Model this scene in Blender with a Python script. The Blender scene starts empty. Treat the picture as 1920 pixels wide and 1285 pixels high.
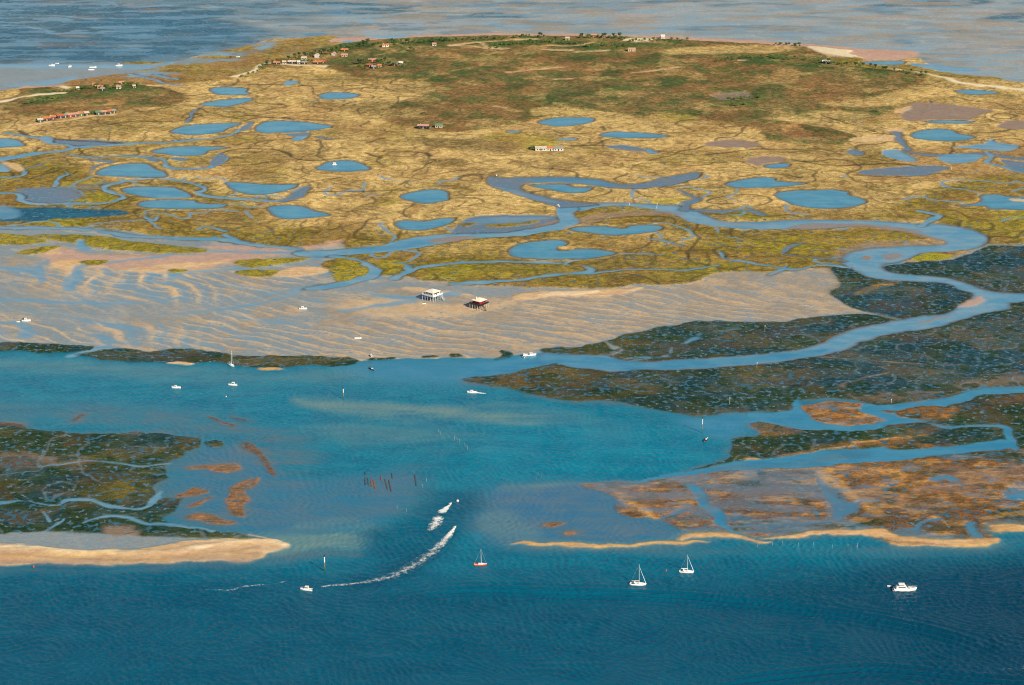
import bpy, math, random
import numpy as np
from mathutils import Vector, Euler

# ------------------------------------------------------------------ camera, sky, sun, exposure
S = bpy.context.scene
COL = S.collection
CAM_H, PITCH, FPX = 481.0, math.atan((642.5 + 700.0) / 3733.0), 3733.0
cam = bpy.data.cameras.new('camera')
cam.sensor_width = 36.0
cam.lens = FPX / 1920.0 * 36.0
cam.clip_start, cam.clip_end = 1.0, 60000.0
camo = bpy.data.objects.new('camera', cam)
camo.location = (0, 0, CAM_H)
camo.rotation_euler = (math.pi / 2 - PITCH, 0, 0)
COL.objects.link(camo)
S.camera = camo

SUN_EL = math.radians(33)
SUN_AZ = math.atan2(0.64, -0.77)                 # measured from +Y towards +X
sdir = Vector((math.sin(SUN_AZ) * math.cos(SUN_EL), math.cos(SUN_AZ) * math.cos(SUN_EL), math.sin(SUN_EL)))
W = bpy.data.worlds.new('World'); S.world = W; W.use_nodes = True
wn = W.node_tree.nodes; wl = W.node_tree.links; wn.clear()
sky = wn.new('ShaderNodeTexSky'); sky.sky_type = 'NISHITA'; sky.sun_disc = False
sky.sun_elevation = SUN_EL; sky.sun_rotation = SUN_AZ
sky.air_density = 1.0; sky.dust_density = 0.4; sky.ozone_density = 0.8
bg = wn.new('ShaderNodeBackground'); bg.inputs['Strength'].default_value = 0.075
wo = wn.new('ShaderNodeOutputWorld')
wl.new(sky.outputs[0], bg.inputs[0]); wl.new(bg.outputs[0], wo.inputs[0])
sl = bpy.data.lights.new('sun', 'SUN'); sl.energy = 4.6; sl.angle = math.radians(0.5); sl.color = (1.0, 0.885, 0.69)
so = bpy.data.objects.new('sun', sl); so.rotation_euler = sdir.to_track_quat('Z', 'Y').to_euler(); COL.objects.link(so)
S.view_settings.view_transform = 'Standard'; S.view_settings.look = 'None'
S.cycles.filter_width = 1.05
S.view_settings.exposure = 0.35; S.view_settings.gamma = 1.0

# ------------------------------------------------------------------ helpers: photo pixel -> ground, colours, noise
CP, SP_ = math.cos(PITCH), math.sin(PITCH)
def ground(px, py, z=0.0):
    px = np.asarray(px, dtype=np.float64); py = np.asarray(py, dtype=np.float64)
    u = (px - 960.0) / FPX; v = -(py - 642.5) / FPX
    dz = v * CP - SP_; dy = CP + v * SP_
    t = (z - CAM_H) / dz
    return u * t, dy * t
def gp(px, py, z=0.0):
    x, y = ground(px, py, z); return Vector((float(x), float(y), z))
def ppm(py):                                     # photo pixels per metre across, at a row
    return (py + 700.0) * CP / CAM_H
def lin(c):
    c = np.asarray(c, dtype=np.float64) / 255.0
    return np.where(c <= 0.04045, c / 12.92, ((c + 0.055) / 1.055) ** 2.4)
KL = np.array([1.30, 1.22, 1.10])                # light on level ground, red green blue
def alb(r, g, b):
    return np.clip(lin((r, g, b)) / KL, 0.0012, 0.82)
def _hash(ix, iy, seed):
    h = (ix.astype(np.int64) * 374761393 + iy.astype(np.int64) * 668265263 + seed * 974711) & 0xFFFFFFFF
    h = ((h ^ (h >> 13)) * 1274126177) & 0xFFFFFFFF
    h = h ^ (h >> 16)
    return (h & 0xFFFF).astype(np.float32) / 65535.0
def vnoise(x, y, seed=0):
    ix = np.floor(x); iy = np.floor(y)
    fx = (x - ix).astype(np.float32); fy = (y - iy).astype(np.float32)
    fx = fx * fx * (3 - 2 * fx); fy = fy * fy * (3 - 2 * fy)
    a = _hash(ix, iy, seed); b = _hash(ix + 1, iy, seed); c = _hash(ix, iy + 1, seed); d = _hash(ix + 1, iy + 1, seed)
    return (a * (1 - fx) + b * fx) * (1 - fy) + (c * (1 - fx) + d * fx) * fy
def fbm(x, y, octv=4, seed=0, gain=0.5):
    s = 0; a = 1.0; t = 0
    for o in range(octv):
        s = s + a * vnoise(x * 2.03 ** o + 17.3 * o, y * 2.03 ** o - 9.1 * o, seed + o * 31); t += a; a *= gain
    return s / t
def sstep(a, b, x):
    t = np.clip((x - a) / (b - a), 0, 1); return t * t * (3 - 2 * t)

# ------------------------------------------------------------------ the ground grid (finer where the photograph looks)
def spaced(a, b, st): return list(np.arange(a, b, st))
gx = [-1500, -1100, -800] + spaced(-600, -60, 14) + spaced(-60, 1980, 2.5) + spaced(1980, 2520, 14) + [2560, 2800, 3200]
gy = [-600, -560, -500, -420, -340, -270, -210, -160, -120, -90, -66, -48] + spaced(-36, 1310, 1.35) + spaced(1310, 1800, 12) + [1900, 2200, 2600]
gx = np.array(gx, dtype=np.float64); gy = np.array(gy, dtype=np.float64)
NX, NY = len(gx), len(gy)
PX, PY = np.meshgrid(gx, gy)
PX = PX.ravel(); PY = PY.ravel()
X, Y = ground(PX, PY)
N = len(X)
w1 = (fbm(X / 34, Y / 34, 4, 1) - .5); w2 = (fbm(X / 34, Y / 34, 4, 2) - .5)
w3 = (fbm(X / 8, Y / 8, 3, 3) - .5); w4 = (fbm(X / 8, Y / 8, 3, 4) - .5)
WX = X + 13 * w1 + 4 * w3; WY = Y + 13 * w2 + 4 * w4           # ragged edges
LX = X + 4.5 * w1 + 2.6 * w3; LY = Y + 4.5 * w2 + 2.6 * w4      # calm edges (ponds, channels)

MX = X + 6.5 * w1 + 3.4 * w3; MY = Y + 6.5 * w2 + 3.4 * w4      # channel banks
CA = np.zeros((N, 3), np.float32); CB = np.zeros((N, 3), np.float32)
MT = np.zeros(N, np.float32); WF = np.ones(N, np.float32); LN = np.zeros(N, np.float32); PD = np.zeros(N, np.float32)
HT = np.zeros(N, np.float32); WV = np.zeros(N, np.float32); GS = np.zeros(N, np.float32)
ZN = np.zeros(N, np.int32)
ZONES = ['sea']
def zid(name):
    if name not in ZONES: ZONES.append(name)
    return ZONES.index(name)

def spline(p, closed=True, sub=4):
    p = np.asarray(p, dtype=np.float64); n = len(p); out = []
    rng = range(n) if closed else range(n - 1)
    for i in rng:
        if closed: a, b, c, d = p[(i - 1) % n], p[i], p[(i + 1) % n], p[(i + 2) % n]
        else: a, b, c, d = p[max(i - 1, 0)], p[i], p[i + 1], p[min(i + 2, n - 1)]
        for k in range(sub):
            t = k / sub
            out.append(0.5 * ((2 * b) + (c - a) * t + (2 * a - 5 * b + 4 * c - d) * t * t + (3 * b - a - 3 * c + d) * t ** 3))
    if not closed: out.append(p[-1])
    return np.array(out)

def poly_mask(poly, soft=1.0, calm=False, sub=3, grow=0.0):
    """mask of a shore traced in photo pixels, evaluated on the ground in metres"""
    q = spline(poly, True, sub) if sub > 1 else np.asarray(poly, float)
    qx, qy = ground(q[:, 0], q[:, 1])
    ax, ay = (LX, LY) if calm == 2 else (MX, MY) if calm else (WX, WY)
    mg = soft * 1.5 + abs(grow) + 0.5
    idx = np.where((ax > qx.min() - mg) & (ax < qx.max() + mg) & (ay > qy.min() - mg) & (ay < qy.max() + mg))[0]
    if len(idx) == 0: return idx, np.zeros(0, np.float32)
    x = ax[idx].astype(np.float32); y = ay[idx].astype(np.float32)
    ins = np.zeros(len(idx), bool); d2 = np.full(len(idx), 1e12, np.float32)
    n = len(qx)
    for i in range(n):
        x0, y0, x1, y1 = (np.float32(v) for v in (qx[i], qy[i], qx[(i + 1) % n], qy[(i + 1) % n]))
        c = (y0 > y) != (y1 > y)
        if y1 != y0:
            ins ^= c & (x < (x1 - x0) * (y - y0) / (y1 - y0) + x0)
        dx, dy = x1 - x0, y1 - y0; L = dx * dx + dy * dy + 1e-9
        t = np.clip(((x - x0) * dx + (y - y0) * dy) / L, 0, 1)
        dd = (x - x0 - t * dx) ** 2 + (y - y0 - t * dy) ** 2
        np.minimum(d2, dd, out=d2)
    sd = np.sqrt(d2); sd[~ins] *= -1; sd += grow
    m = sstep(-soft, soft, sd)
    k = m > 0
    return idx[k], m[k]
def line_mask(pts, wpx, soft=1.0, calm=True, sub=5, taper=True):
    """strip along a line traced in photo pixels, wpx = width in metres at start,end"""
    q = spline(pts, False, sub); qx, qy = ground(q[:, 0], q[:, 1])
    w0, w1_ = wpx if isinstance(wpx, (tuple, list)) else (wpx, wpx)
    mw = max(w0, w1_) + soft + 1
    ax, ay = (MX, MY) if calm else (WX, WY)
    idx = np.where((ax > qx.min() - mw) & (ax < qx.max() + mw) & (ay > qy.min() - mw) & (ay < qy.max() + mw))[0]
    x = ax[idx].astype(np.float32); y = ay[idx].astype(np.float32)
    best = np.full(len(idx), -1e6, np.float32); n = len(qx)
    for i in range(n - 1):
        x0, y0, x1, y1 = qx[i], qy[i], qx[i + 1], qy[i + 1]
        dx, dy = x1 - x0, y1 - y0; L = dx * dx + dy * dy + 1e-9
        t = np.clip(((x - x0) * dx + (y - y0) * dy) / L, 0, 1)
        d = np.sqrt((x - x0 - t * dx) ** 2 + (y - y0 - t * dy) ** 2)
        w = w0 + (w1_ - w0) * (i + t) / (n - 1)
        np.maximum(best, w / 2 - d, out=best)
    best = best + max(w0, w1_) * .55 * (vnoise(X[idx] / 11, Y[idx] / 11, 77) - .5)
    m = sstep(-soft, soft, best); k = m > 0
    return idx[k], m[k].astype(np.float32)

#            A colour (photo sRGB)   B colour         mix  water lines puddles height wave grain
CLS = {
 'sea': ((4, 128, 147),  (0, 110, 134),  0.0, 1, 0, 0, 0.0, 1.0, 0),
 'deep': ((0, 92, 114),    (0, 82, 106),   0.0, 1, 0, 0, 0.0, 1.0, 0),
 'deep2': ((0, 56, 78), (0, 66, 90), 0.0, 1, 0, 0, 0.0, 1.0, 0),
 'shoal': ((118, 146, 136),  (96, 138, 140), 0.0, 1, 0, 0, 0.0, 0.7, 0),
 'shoalmud': ((72, 116, 130),  (112, 120, 116), 0.0, 1, 0, 0, 0.02, 0.5, 0),
 'turq': ((0, 140, 160), (0, 124, 148), 0.0, 1, 0, 0, 0.0, 1.0, 0),
 'shelf': ((62, 116, 146), (96, 122, 134), 0.0, 1, 0, 0, 0.03, 0.6, 0),
 'channel': ((92, 152, 176),  (136, 168, 176), 0.0, 1, 0, 0, 0.05, 0.3, 0),
 'bluechan': ((52, 134, 164),  (78, 148, 172),  0.0, 1, 0, 0, 0.05, 0.2, 0),
 'mudwater': ((96, 124, 138),  (128, 124, 124), 0.3, .6, 0, .3, 0.1, 0.1, 0),
 'pond': ((66, 142, 166),  (100, 160, 176),  0.0, 1, 0, 0, 0.55, 0.4, 0),
 'straw': ((238, 198, 120), (166, 128, 70),  0.72, 0, .5, 0, 1.1, 0, 1),
 'olive': ((172, 142, 48),  (106, 90, 30),   0.85, 0, .5, .2, 0.9, 0, 1),
 'lime': ((186, 170, 36),  (132, 126, 34),  0.8, 0, .4, .05, 1.0, 0, 1),
 'heath': ((160, 128, 74),  (104, 96, 48),   0.9, 0, .15, 0, 2.0, 0, 1.6),
 'rust': ((178, 122, 70),  (132, 98, 54),   0.9, 0, .2, 0, 1.9, 0, 1.5),
 'scrub': ((80, 106, 44),   (58, 80, 36),    0.9, 0, 0, 0, 2.1, 0, 1.7),
 'ochre': ((182, 134, 74),  (150, 112, 60),  0.8, 0, .1, .1, 0.8, 0, 1.2),
 'mud': ((166, 136, 112), (146, 124, 108), 0.7, 0, 0, .1, 0.4, 0, 0),
 'sandflat': ((182, 158, 128), (148, 142, 130), 0.7, 0, 0, .14, 0.22, 0, 0),
 'wetflat': ((152, 154, 148), (132, 150, 156), 0.7, .25, 0, .3, 0.15, 0, 0),
 'sand':     ((238, 198, 146), (218, 172, 118), 0.7, 0, 0, 0, 0.7, 0, 0),
 'cream':    ((250, 226, 180), (235, 205, 155), 0.6, 0, 0, 0, 1.6, 0, 0),
 'goldsand': ((240, 182, 98),  (200, 138, 70),  0.7, 0, 0, 0, 0.6, 0, 0),
 'pink':     ((214, 168, 138), (190, 150, 130), 0.7, 0, 0, 0, 0.5, 0, 0),
 'eelgrass': ((26, 56, 28),    (64, 76, 46),    0.85, 0, .2, .37, 0.35, 0, 1.15),
 'eelblue': ((22, 60, 64),    (50, 86, 96),  0.9, .1, .2, .34, 0.3, 0, 1),
 'weed': ((180, 120, 62),  (108, 82, 48),   0.95, 0, .2, .22, 0.4, 0, 1),
 'weedred': ((138, 94, 58),  (84, 72, 50),   0.95, 0, .2, .3, 0.3, 0, 1),
 'farflat': ((172, 174, 166), (152, 162, 164), 0.8, .12, 0, .3, 0.2, .05, 0),
 'farteal': ((6, 78, 96),   (34, 108, 128),  0.8, .5, 0, .2, 0.15, .05, 0),
 'peat': ((62, 52, 36),   (80, 68, 48),   .6, 0, 0, 0, .2, 0, 0),
}
def paint(im, cls, zone=None, a=1.0, flat=True):
    idx, m = im
    if len(idx) == 0: return
    A, B, mt, w, ln, pd, h, wv, gs = CLS[cls]
    m = (m * a).astype(np.float32); m3 = m[:, None]
    CA[idx] = CA[idx] * (1 - m3) + alb(*A) * m3
    CB[idx] = CB[idx] * (1 - m3) + alb(*B) * m3
    for arr, v in ((MT, mt), (WF, w), (LN, ln), (PD, pd), (WV, wv), (GS, gs)):
        arr[idx] = arr[idx] * (1 - m) + v * m
    if flat: HT[idx] = HT[idx] * (1 - m) + h * m
    if zone is not None:
        ZN[idx[m > 0.5]] = zid(zone)
def P(poly, cls, zone=None, soft=1.0, calm=False, a=1.0, sub=3, grow=0.0):
    im = poly_mask(poly, soft, calm, sub, grow)
    if cls in ('shoal', 'shoalmud') and len(im[0]):
        i = im[0]; im = (i, im[1] * (.25 + .75 * sstep(.34, .62, fbm(X[i] / 60, Y[i] / 17, 5, 140))))
    paint(im, cls, zone, a)
def Lp(pts, w, cls, zone=None, soft=0.8, a=1.0, calm=True):
    paint(line_mask(pts, w, soft, calm), cls, zone, a)

# ---- the open water
allv = (np.arange(N), np.ones(N, np.float32))
paint(allv, 'sea', 'sea')
dn = fbm(X / 90, Y / 60, 4, 11)
paint((np.arange(N), sstep(1000, 1130, PY * 0 + (PY + 30 * (dn - .5)))), 'deep')
paint((np.arange(N), .85 * sstep(40, 290, X + 60 * (dn - .5)) * sstep(-1010, -960, -Y + 30 * (dn - .5))), 'deep2')
BASIN = [(-400, 668), (0, 668), (330, 690), (660, 692), (900, 690), (1000, 740), (1250, 785), (1370, 810), (1340, 865), (1080, 905), (900, 930), (800, 900), (650, 900), (560, 960), (480, 1000), (330, 960), (330, 860), (100, 790), (-400, 780)]
paint((lambda r: (r[0], r[1] * 0.75))(poly_mask([(-400, 690), (0, 690), (330, 705), (700, 715), (900, 745), (1080, 765), (1260, 790), (1330, 810), (1310, 860), (1120, 885), (900, 880), (820, 860), (640, 830), (520, 800), (300, 790), (-400, 780)], 22)), 'sea')
# pale shoals seen through shallow water
P([(-400, 672), (0, 672), (333, 692), (560, 700), (700, 690), (1000, 682), (1000, 700), (700, 712), (330, 712), (0, 692), (-400, 690)], 'shoal', soft=14, a=.45)
P([(-400, 745), (60, 750), (250, 765), (420, 780), (560, 815), (600, 870), (560, 950), (640, 985), (700, 960), (720, 900), (790, 880), (800, 930), (720, 1000), (640, 1010), (520, 1000), (330, 985), (280, 900), (380, 815), (200, 800), (-400, 785)], 'shoalmud', soft=14, a=.55)
P([(320, 960), (335, 890), (380, 840), (440, 835), (560, 900), (690, 890), (790, 890), (760, 940), (700, 985), (600, 1000), (480, 1000), (400, 985)], 'shelf', soft=11, a=.6)
P([(560, 742), (640, 750), (740, 756), (840, 761), (940, 763), (1050, 771), (1130, 790), (1000, 800), (880, 792), (773, 788), (690, 782), (610, 770)], 'shoal', soft=9, a=.95)
P([(600, 790), (760, 800), (930, 815), (980, 830), (850, 840), (700, 835), (600, 815)], 'shoal', soft=18, a=.42)
P([(480, 1000), (560, 985), (640, 975), (705, 985), (708, 1012), (660, 1032), (560, 1036), (500, 1040)], 'shoal', soft=7, a=.8)
P([(880, 945), (950, 912), (1080, 903), (1170, 950), (1290, 990), (1290, 1012), (1100, 1024), (940, 1016), (880, 985)], 'shelf', soft=18, a=.9)
P([(940, 912), (1020, 905), (1090, 905), (1090, 918), (1000, 922), (930, 925)], 'shoal', soft=4, a=.6)
P([(900, 965), (960, 958), (1010, 990), (1000, 1012), (930, 1005), (890, 985)], 'shoal', soft=6, a=.45)
P([(700, 1000), (740, 985), (800, 935), (860, 920), (900, 935), (860, 1000), (800, 1050), (720, 1070), (690, 1050)], 'deep', soft=12, a=.75)
P([(-400, 1060), (0, 1062), (300, 1060), (480, 1040), (640, 1036), (640, 1046), (400, 1068), (0, 1078), (-400, 1080)], 'shoalmud', soft=5, a=.6)
P([(960, 1022), (1200, 1026), (1420, 1020), (1600, 1022), (1800, 1032), (1930, 1010), (1930, 1022), (1800, 1046), (1500, 1040), (1200, 1040), (1000, 1034)], 'shoalmud', soft=5, a=.45)

P([(640, 690), (760, 676), (900, 672), (1000, 664), (1060, 680), (960, 712), (840, 722), (720, 716)], 'bluechan', soft=16, a=.75)
P([(1270, 785), (1330, 782), (1420, 776), (1440, 792), (1400, 805), (1370, 822), (1310, 812)], 'bluechan', soft=14, a=.9)
Lp([(846, 1004), (815, 1034), (770, 1062), (715, 1082), (670, 1090)], (8, 16), 'deep2', soft=6, a=.4)
P([(960, 790), (1150, 792), (1320, 818), (1345, 850), (1290, 876), (1150, 894), (980, 902), (900, 880), (900, 830)], 'turq', soft=24, a=.6)
P([(930, 916), (1080, 906), (1200, 897), (1290, 887), (1345, 878), (1370, 884), (1250, 920), (1100, 950), (960, 945)], 'shelf', soft=4, a=.75)
P([(940, 914), (1080, 905), (1190, 897), (1200, 902), (1080, 913), (950, 921)], 'shoal', soft=3, a=.7)
# ---- the far flats beyond the island
FAR = [(-3000, 210), (-400, 185), (-60, 176), (110, 168), (300, 160), (640, 90), (1280, 82), (1700, 130), (1930, 165), (2600, 215), (3400, 240), (3400, -620), (-3000, -620)]
P(FAR, 'farflat', 'mudflat', soft=4, sub=1)
fn = fbm(X / 300, Y / 150, 5, 21); fn2 = fbm(X / 120, Y / 42, 5, 22)
def far(cond_lo, cond_hi, noise): return sstep(cond_lo, cond_hi, noise)
idx, m = poly_mask([(-2600, 8), (0, 0), (300, 14), (430, 22), (400, 38), (500, 55), (490, 78), (390, 96), (300, 111), (225, 117), (100, 119), (-300, 130), (-2600, 190)], 22, sub=1)
paint((idx, m * (.8 + .2 * sstep(.40, .56, fn2[idx]))), 'farteal')
idx, m = poly_mask([(-2600, 8), (0, -5), (300, 12), (430, 20), (400, 38), (480, 55), (470, 70), (390, 86), (300, 98), (100, 104), (-300, 105), (-2600, 120)], 18, sub=1)
paint((idx, m * .85 * sstep(.55, .62, fn[idx] * .35 + fn2[idx] * .65)), 'channel')
f4 = fbm(X[idx] / 90 + 40, Y[idx] / 30, 4, 29)
paint((idx, m * .35 * sstep(.58, .66, f4)), 'pink', flat=False)
paint((idx, m * .9 * sstep(.54, .62, fbm(X[idx] / 80 - 7, Y[idx] / 34, 4, 33))), 'farteal')
for q in ([(467, 27), (560, 30), (640, 29), (640, 24), (560, 24), (470, 23)], [(630, 20), (700, 14), (770, 16), (760, 22), (680, 29), (640, 30)],
          [(880, 27), (940, 24), (1000, 27), (960, 32), (890, 32)], [(1600, 16), (1700, 4), (1840, 0), (1855, 6), (1780, 14), (1680, 13), (1640, 22)],
          [(1830, 40), (1880, 26), (1960, 24), (1960, 42), (1862, 42)], [(1760, 60), (1800, 57), (1860, 60), (1800, 64)], [(1660, 78), (1700, 77), (1720, 83), (1680, 84)],
          [(960, 40), (1040, 42), (1080, 48), (1000, 47)], [(560, 8), (640, 4), (760, 8), (640, 12)], [(1200, 0), (1300, -4), (1330, 3), (1240, 6)]):
    P(q, 'farteal', soft=9, a=.75)
idx = np.where((PY < 215) & (PY > -600))[0]
mm = sstep(.58, .68, fn2[idx]) * sstep(520, 760, PX[idx]) * .45 * (ZN[idx] == zid('mudflat'))
paint((idx, mm), 'farteal')
mm = sstep(.54, .66, fbm(X[idx] / 80 + 9, Y[idx] / 40, 5, 27)) * .25 * (ZN[idx] == zid('mudflat')) * sstep(300, 600, PX[idx])
paint((idx, mm), 'pink', flat=False)
P([(560, 40), (640, 42), (900, 38), (1280, 42), (1500, 60), (1920, 100), (2400, 120), (2400, 150), (1900, 150), (1700, 100), (1500, 80), (1280, 66), (900, 60), (640, 64), (560, 66)], 'channel', soft=18, a=.15)
for pts, w in (([(120, 3), (200, 3), (227, 13), (300, 12), (383, 7), (410, 14), (520, 17), (640, 15)], 6), ([(0, 47), (50, 50), (103, 60)], 6), ([(153, 62), (233, 62), (333, 50), (433, 45)], 5),
               ([(-60, 110), (20, 106), (45, 97), (0, 92)], 4), ([(-60, 20), (40, 28), (110, 30), (180, 38)], 5), ([(1420, 25), (1500, 15), (1580, 20)], 5)):
    Lp(pts, w, 'channel', soft=4, a=.9)
fm = (ZN[idx] == zid('mudflat')) * 1.0
fl_ = .25 + .75 * sstep(380, 700, PX[idx] + .8 * (PY[idx] - 40))
paint((idx, .38 * fl_ * fm * sstep(.52, .58, fbm(X[idx] / 60, Y[idx] / 18, 4, 34))), 'channel', flat=False)
paint((idx, .5 * fl_ * fm * sstep(.55, .60, fbm(X[idx] / 34, Y[idx] / 14, 4, 36))), 'farflat', flat=False)
paint((idx, .6 * (1 - fl_) * fm * sstep(.42, .50, fbm(X[idx] / 70 + 15, Y[idx] / 30, 4, 39)) * sstep(-130, -108, -PY[idx])), 'farteal', flat=False)
paint((idx, .45 * fm * sstep(.55, .60, fbm(X[idx] / 48 + 5, Y[idx] / 15, 4, 35)) * (1 - .6 * sstep(700, 1100, PX[idx]))), 'farteal', flat=False)
paint((idx, .6 * fl_ * fm * sstep(.52, .57, fbm(X[idx] / 52 + 21, Y[idx] / 17, 5, 37))), 'sandflat', flat=False)
paint((idx, .45 * (1 - fl_) * fm * sstep(.53, .57, fbm(X[idx] / 46 + 31, Y[idx] / 13, 5, 38))), 'channel', flat=False)
paint((idx, .62 * (1 - fl_) * fm * sstep(.38, .52, fbm(X[idx] / 90 + 3, Y[idx] / 24, 5, 40)) * sstep(-128, -112, -PY[idx])), 'farteal', flat=False)
# lilac wet flat along the left shore
P([(-2600, 190), (-60, 180), (0, 172), (110, 166), (200, 160), (330, 150), (480, 130), (470, 105), (400, 102), (320, 119), (225, 121), (100, 122), (-60, 120), (-2600, 150)], 'wetflat', 'mudflat', soft=5, sub=1)
P([(-60, 122), (225, 122), (330, 124), (440, 130), (330, 131), (200, 129), (-60, 127)], 'channel', soft=3, a=.8)
P([(90, 150), (135, 142), (150, 150), (110, 160), (40, 165), (0, 160)], 'channel', soft=4, a=.5)

# ---- the island: straw marsh, then everything growing on it
ISLAND = [(-2600, 210), (-300, 192), (-60, 178), (0, 171), (45, 164), (110, 161), (135, 152), (180, 148), (230, 140), (290, 128), (333, 118), (393, 100), (440, 92), (480, 83), (505, 75), (573, 71), (617, 68), (640, 75), (700, 73), (793, 67), (900, 65), (1030, 66), (1100, 68), (1280, 70), (1400, 77), (1510, 85), (1600, 92), (1725, 112), (1760, 135), (1860, 147), (1930, 158), (2400, 195), (3300, 250), (3300, 480), (2400, 470), (1930, 468), (1850, 463), (1790, 490), (1700, 492), (1650, 490), (1600, 497), (1560, 510), (1500, 516), (1440, 516), (1400, 516), (1370, 512), (1320, 523), (1280, 537), (1250, 543), (1187, 541), (1100, 545), (1007, 543), (960, 540), (873, 536), (827, 536), (780, 529), (753, 523), (700, 527), (640, 530), (600, 500), (560, 478), (500, 463), (420, 452), (350, 445), (280, 440), (200, 428), (160, 425), (80, 425), (0, 425), (-300, 430), (-2600, 440)]
P(ISLAND, 'straw', 'salt_marsh', soft=1.2)
P([(225, 119), (290, 117), (322, 118), (290, 121), (240, 121)], 'olive', 'salt_marsh', soft=2)
P([(110, 158), (180, 146), (250, 138), (300, 130), (430, 136), (440, 148), (330, 157), (230, 160), (150, 163)], 'ochre', soft=5, a=.9)
P([(290, 131), (333, 119), (393, 101), (480, 84), (573, 72), (617, 69), (640, 78), (600, 92), (560, 104), (480, 124), (440, 140), (300, 138)], 'olive', soft=6, a=.75)
P([(380, 118), (440, 116), (560, 106), (600, 96), (620, 104), (560, 116), (470, 128), (400, 132)], 'ochre', soft=7, a=.7)
ix, mm_ = poly_mask([(300, 122), (400, 100), (480, 84), (505, 76), (520, 84), (470, 104), (440, 122), (380, 134), (300, 142), (240, 146)], 8)
paint((ix, .9 * mm_ * sstep(.50, .58, fbm(X[ix] / 60, Y[ix] / 26, 4, 611))), 'wetflat', flat=False)
paint((ix, .9 * mm_ * sstep(.56, .61, fbm(X[ix] / 50 + 4, Y[ix] / 20, 4, 612))), 'channel', flat=False)
# greener low marsh
P([(-2600, 300), (-300, 300), (0, 296), (100, 302), (180, 325), (240, 343), (320, 342), (380, 345), (440, 374), (480, 392), (520, 418), (640, 432), (740, 442), (800, 442), (720, 458), (600, 480), (500, 466), (400, 452), (280, 442), (160, 428), (-300, 436), (-2600, 445)], 'olive', soft=16)
P([(-60, 280), (60, 286), (120, 272), (260, 266), (400, 270), (420, 300), (330, 320), (200, 306), (100, 300), (-60, 298)], 'olive', soft=12, a=.5)
P([(600, 482), (760, 468), (900, 446), (1000, 440), (1080, 424), (1150, 405), (1250, 403), (1310, 420), (1400, 433), (1640, 433), (1720, 442), (1690, 462), (1600, 474), (1590, 507), (1450, 522), (1260, 548), (1000, 548), (820, 545), (700, 535), (600, 525)], 'olive', soft=7)
P([(1310, 396), (1480, 392), (1600, 396), (1700, 376), (1800, 340), (1920, 325), (2500, 300), (3200, 300), (3200, 480), (2500, 475), (1850, 466), (1760, 420), (1600, 413), (1450, 415), (1340, 408)], 'olive', soft=12)
P([(1080, 398), (1110, 388), (1200, 388), (1280, 395), (1250, 402), (1150, 404)], 'olive', soft=3)
P([(1600, 300), (1720, 280), (1930, 262), (2400, 250), (2400, 330), (1900, 330), (1700, 345), (1600, 330)], 'ochre', soft=10, a=.6)
# straw tops left standing inside the green
for q, a in (([(700, 452), (860, 450), (950, 452), (940, 470), (820, 482), (740, 478)], .45), ([(1040, 440), (1240, 434), (1330, 446), (1280, 462), (1100, 460)], .5), ([(1440, 392), (1640, 386), (1700, 400), (1600, 410), (1450, 406)], .4),
             ([(330, 395), (480, 410), (560, 425), (500, 440), (380, 430)], .3)):
    P(q, 'straw', soft=14, a=a)
for q in ([(1400, 452), (1480, 446), (1560, 450), (1570, 462), (1500, 474), (1440, 470)], [(1630, 433), (1690, 440), (1660, 452), (1560, 458), (1480, 446), (1540, 440)], [(1250, 500), (1330, 492), (1400, 500), (1370, 512), (1280, 530), (1200, 535)],
          [(1690, 400), (1800, 392), (1930, 400), (1930, 445), (1840, 440), (1770, 415)], [(1360, 405), (1440, 400), (1480, 410), (1400, 414)], [(1100, 410), (1200, 398), (1240, 402), (1160, 412)],
          [(790, 500), (940, 498), (1060, 503), (1000, 516), (860, 524), (780, 520)], [(100, 345), (180, 340), (190, 350), (120, 356)], [(110, 372), (190, 362), (215, 375), (140, 382)], [(160, 410), (165, 424), (75, 422), (80, 414)],
          [(900, 258), (960, 252), (1050, 262), (1040, 278), (960, 280), (935, 268)], [(1215, 213), (1230, 203), (1290, 202), (1315, 216), (1290, 232), (1240, 222)], [(700, 378), (740, 372), (745, 382), (710, 386)], [(1280, 380), (1290, 372), (1260, 374), (1200, 378), (1230, 384)],
          [(400, 262), (470, 258), (490, 266), (420, 270)], [(1180, 112), (1240, 100), (1330, 96), (1400, 102), (1330, 116)]):
    P(q, 'lime', soft=6, a=.62)
# heath in the middle of the island
P([(480, 128), (560, 104), (640, 84), (793, 68), (1030, 67), (1280, 71), (1400, 78), (1510, 87), (1600, 112), (1650, 128), (1740, 148), (1700, 168), (1640, 192), (1680, 205), (1640, 222), (1560, 235), (1610, 265), (1570, 276), (1500, 274), (1440, 262), (1420, 248), (1330, 228), (1270, 217), (1200, 222), (1130, 212), (1060, 214), (1000, 226), (960, 236), (900, 244), (830, 251), (745, 237), (718, 225), (730, 205), (760, 190), (800, 180), (815, 165), (770, 150), (700, 149), (640, 138), (600, 126), (520, 130)], 'heath', 'heath', soft=6)
P([(560, 190), (640, 198), (720, 190), (760, 205), (720, 226), (640, 212)], 'heath', soft=14, a=.5)
P([(-300, 200), (0, 190), (40, 167), (130, 166), (260, 161), (350, 180), (330, 198), (280, 204), (215, 214), (130, 214), (60, 224), (20, 216), (0, 206), (-300, 215)], 'heath', 'heath', soft=5)
for q, a in (([(780, 262), (860, 262), (980, 272), (960, 290), (860, 286), (800, 276)], .7), ([(790, 304), (860, 302), (880, 312), (820, 316)], .8), ([(100, 175), (200, 180), (260, 190), (170, 200), (90, 200)], .35)):
    P(q, 'heath', soft=7, a=a)
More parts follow.
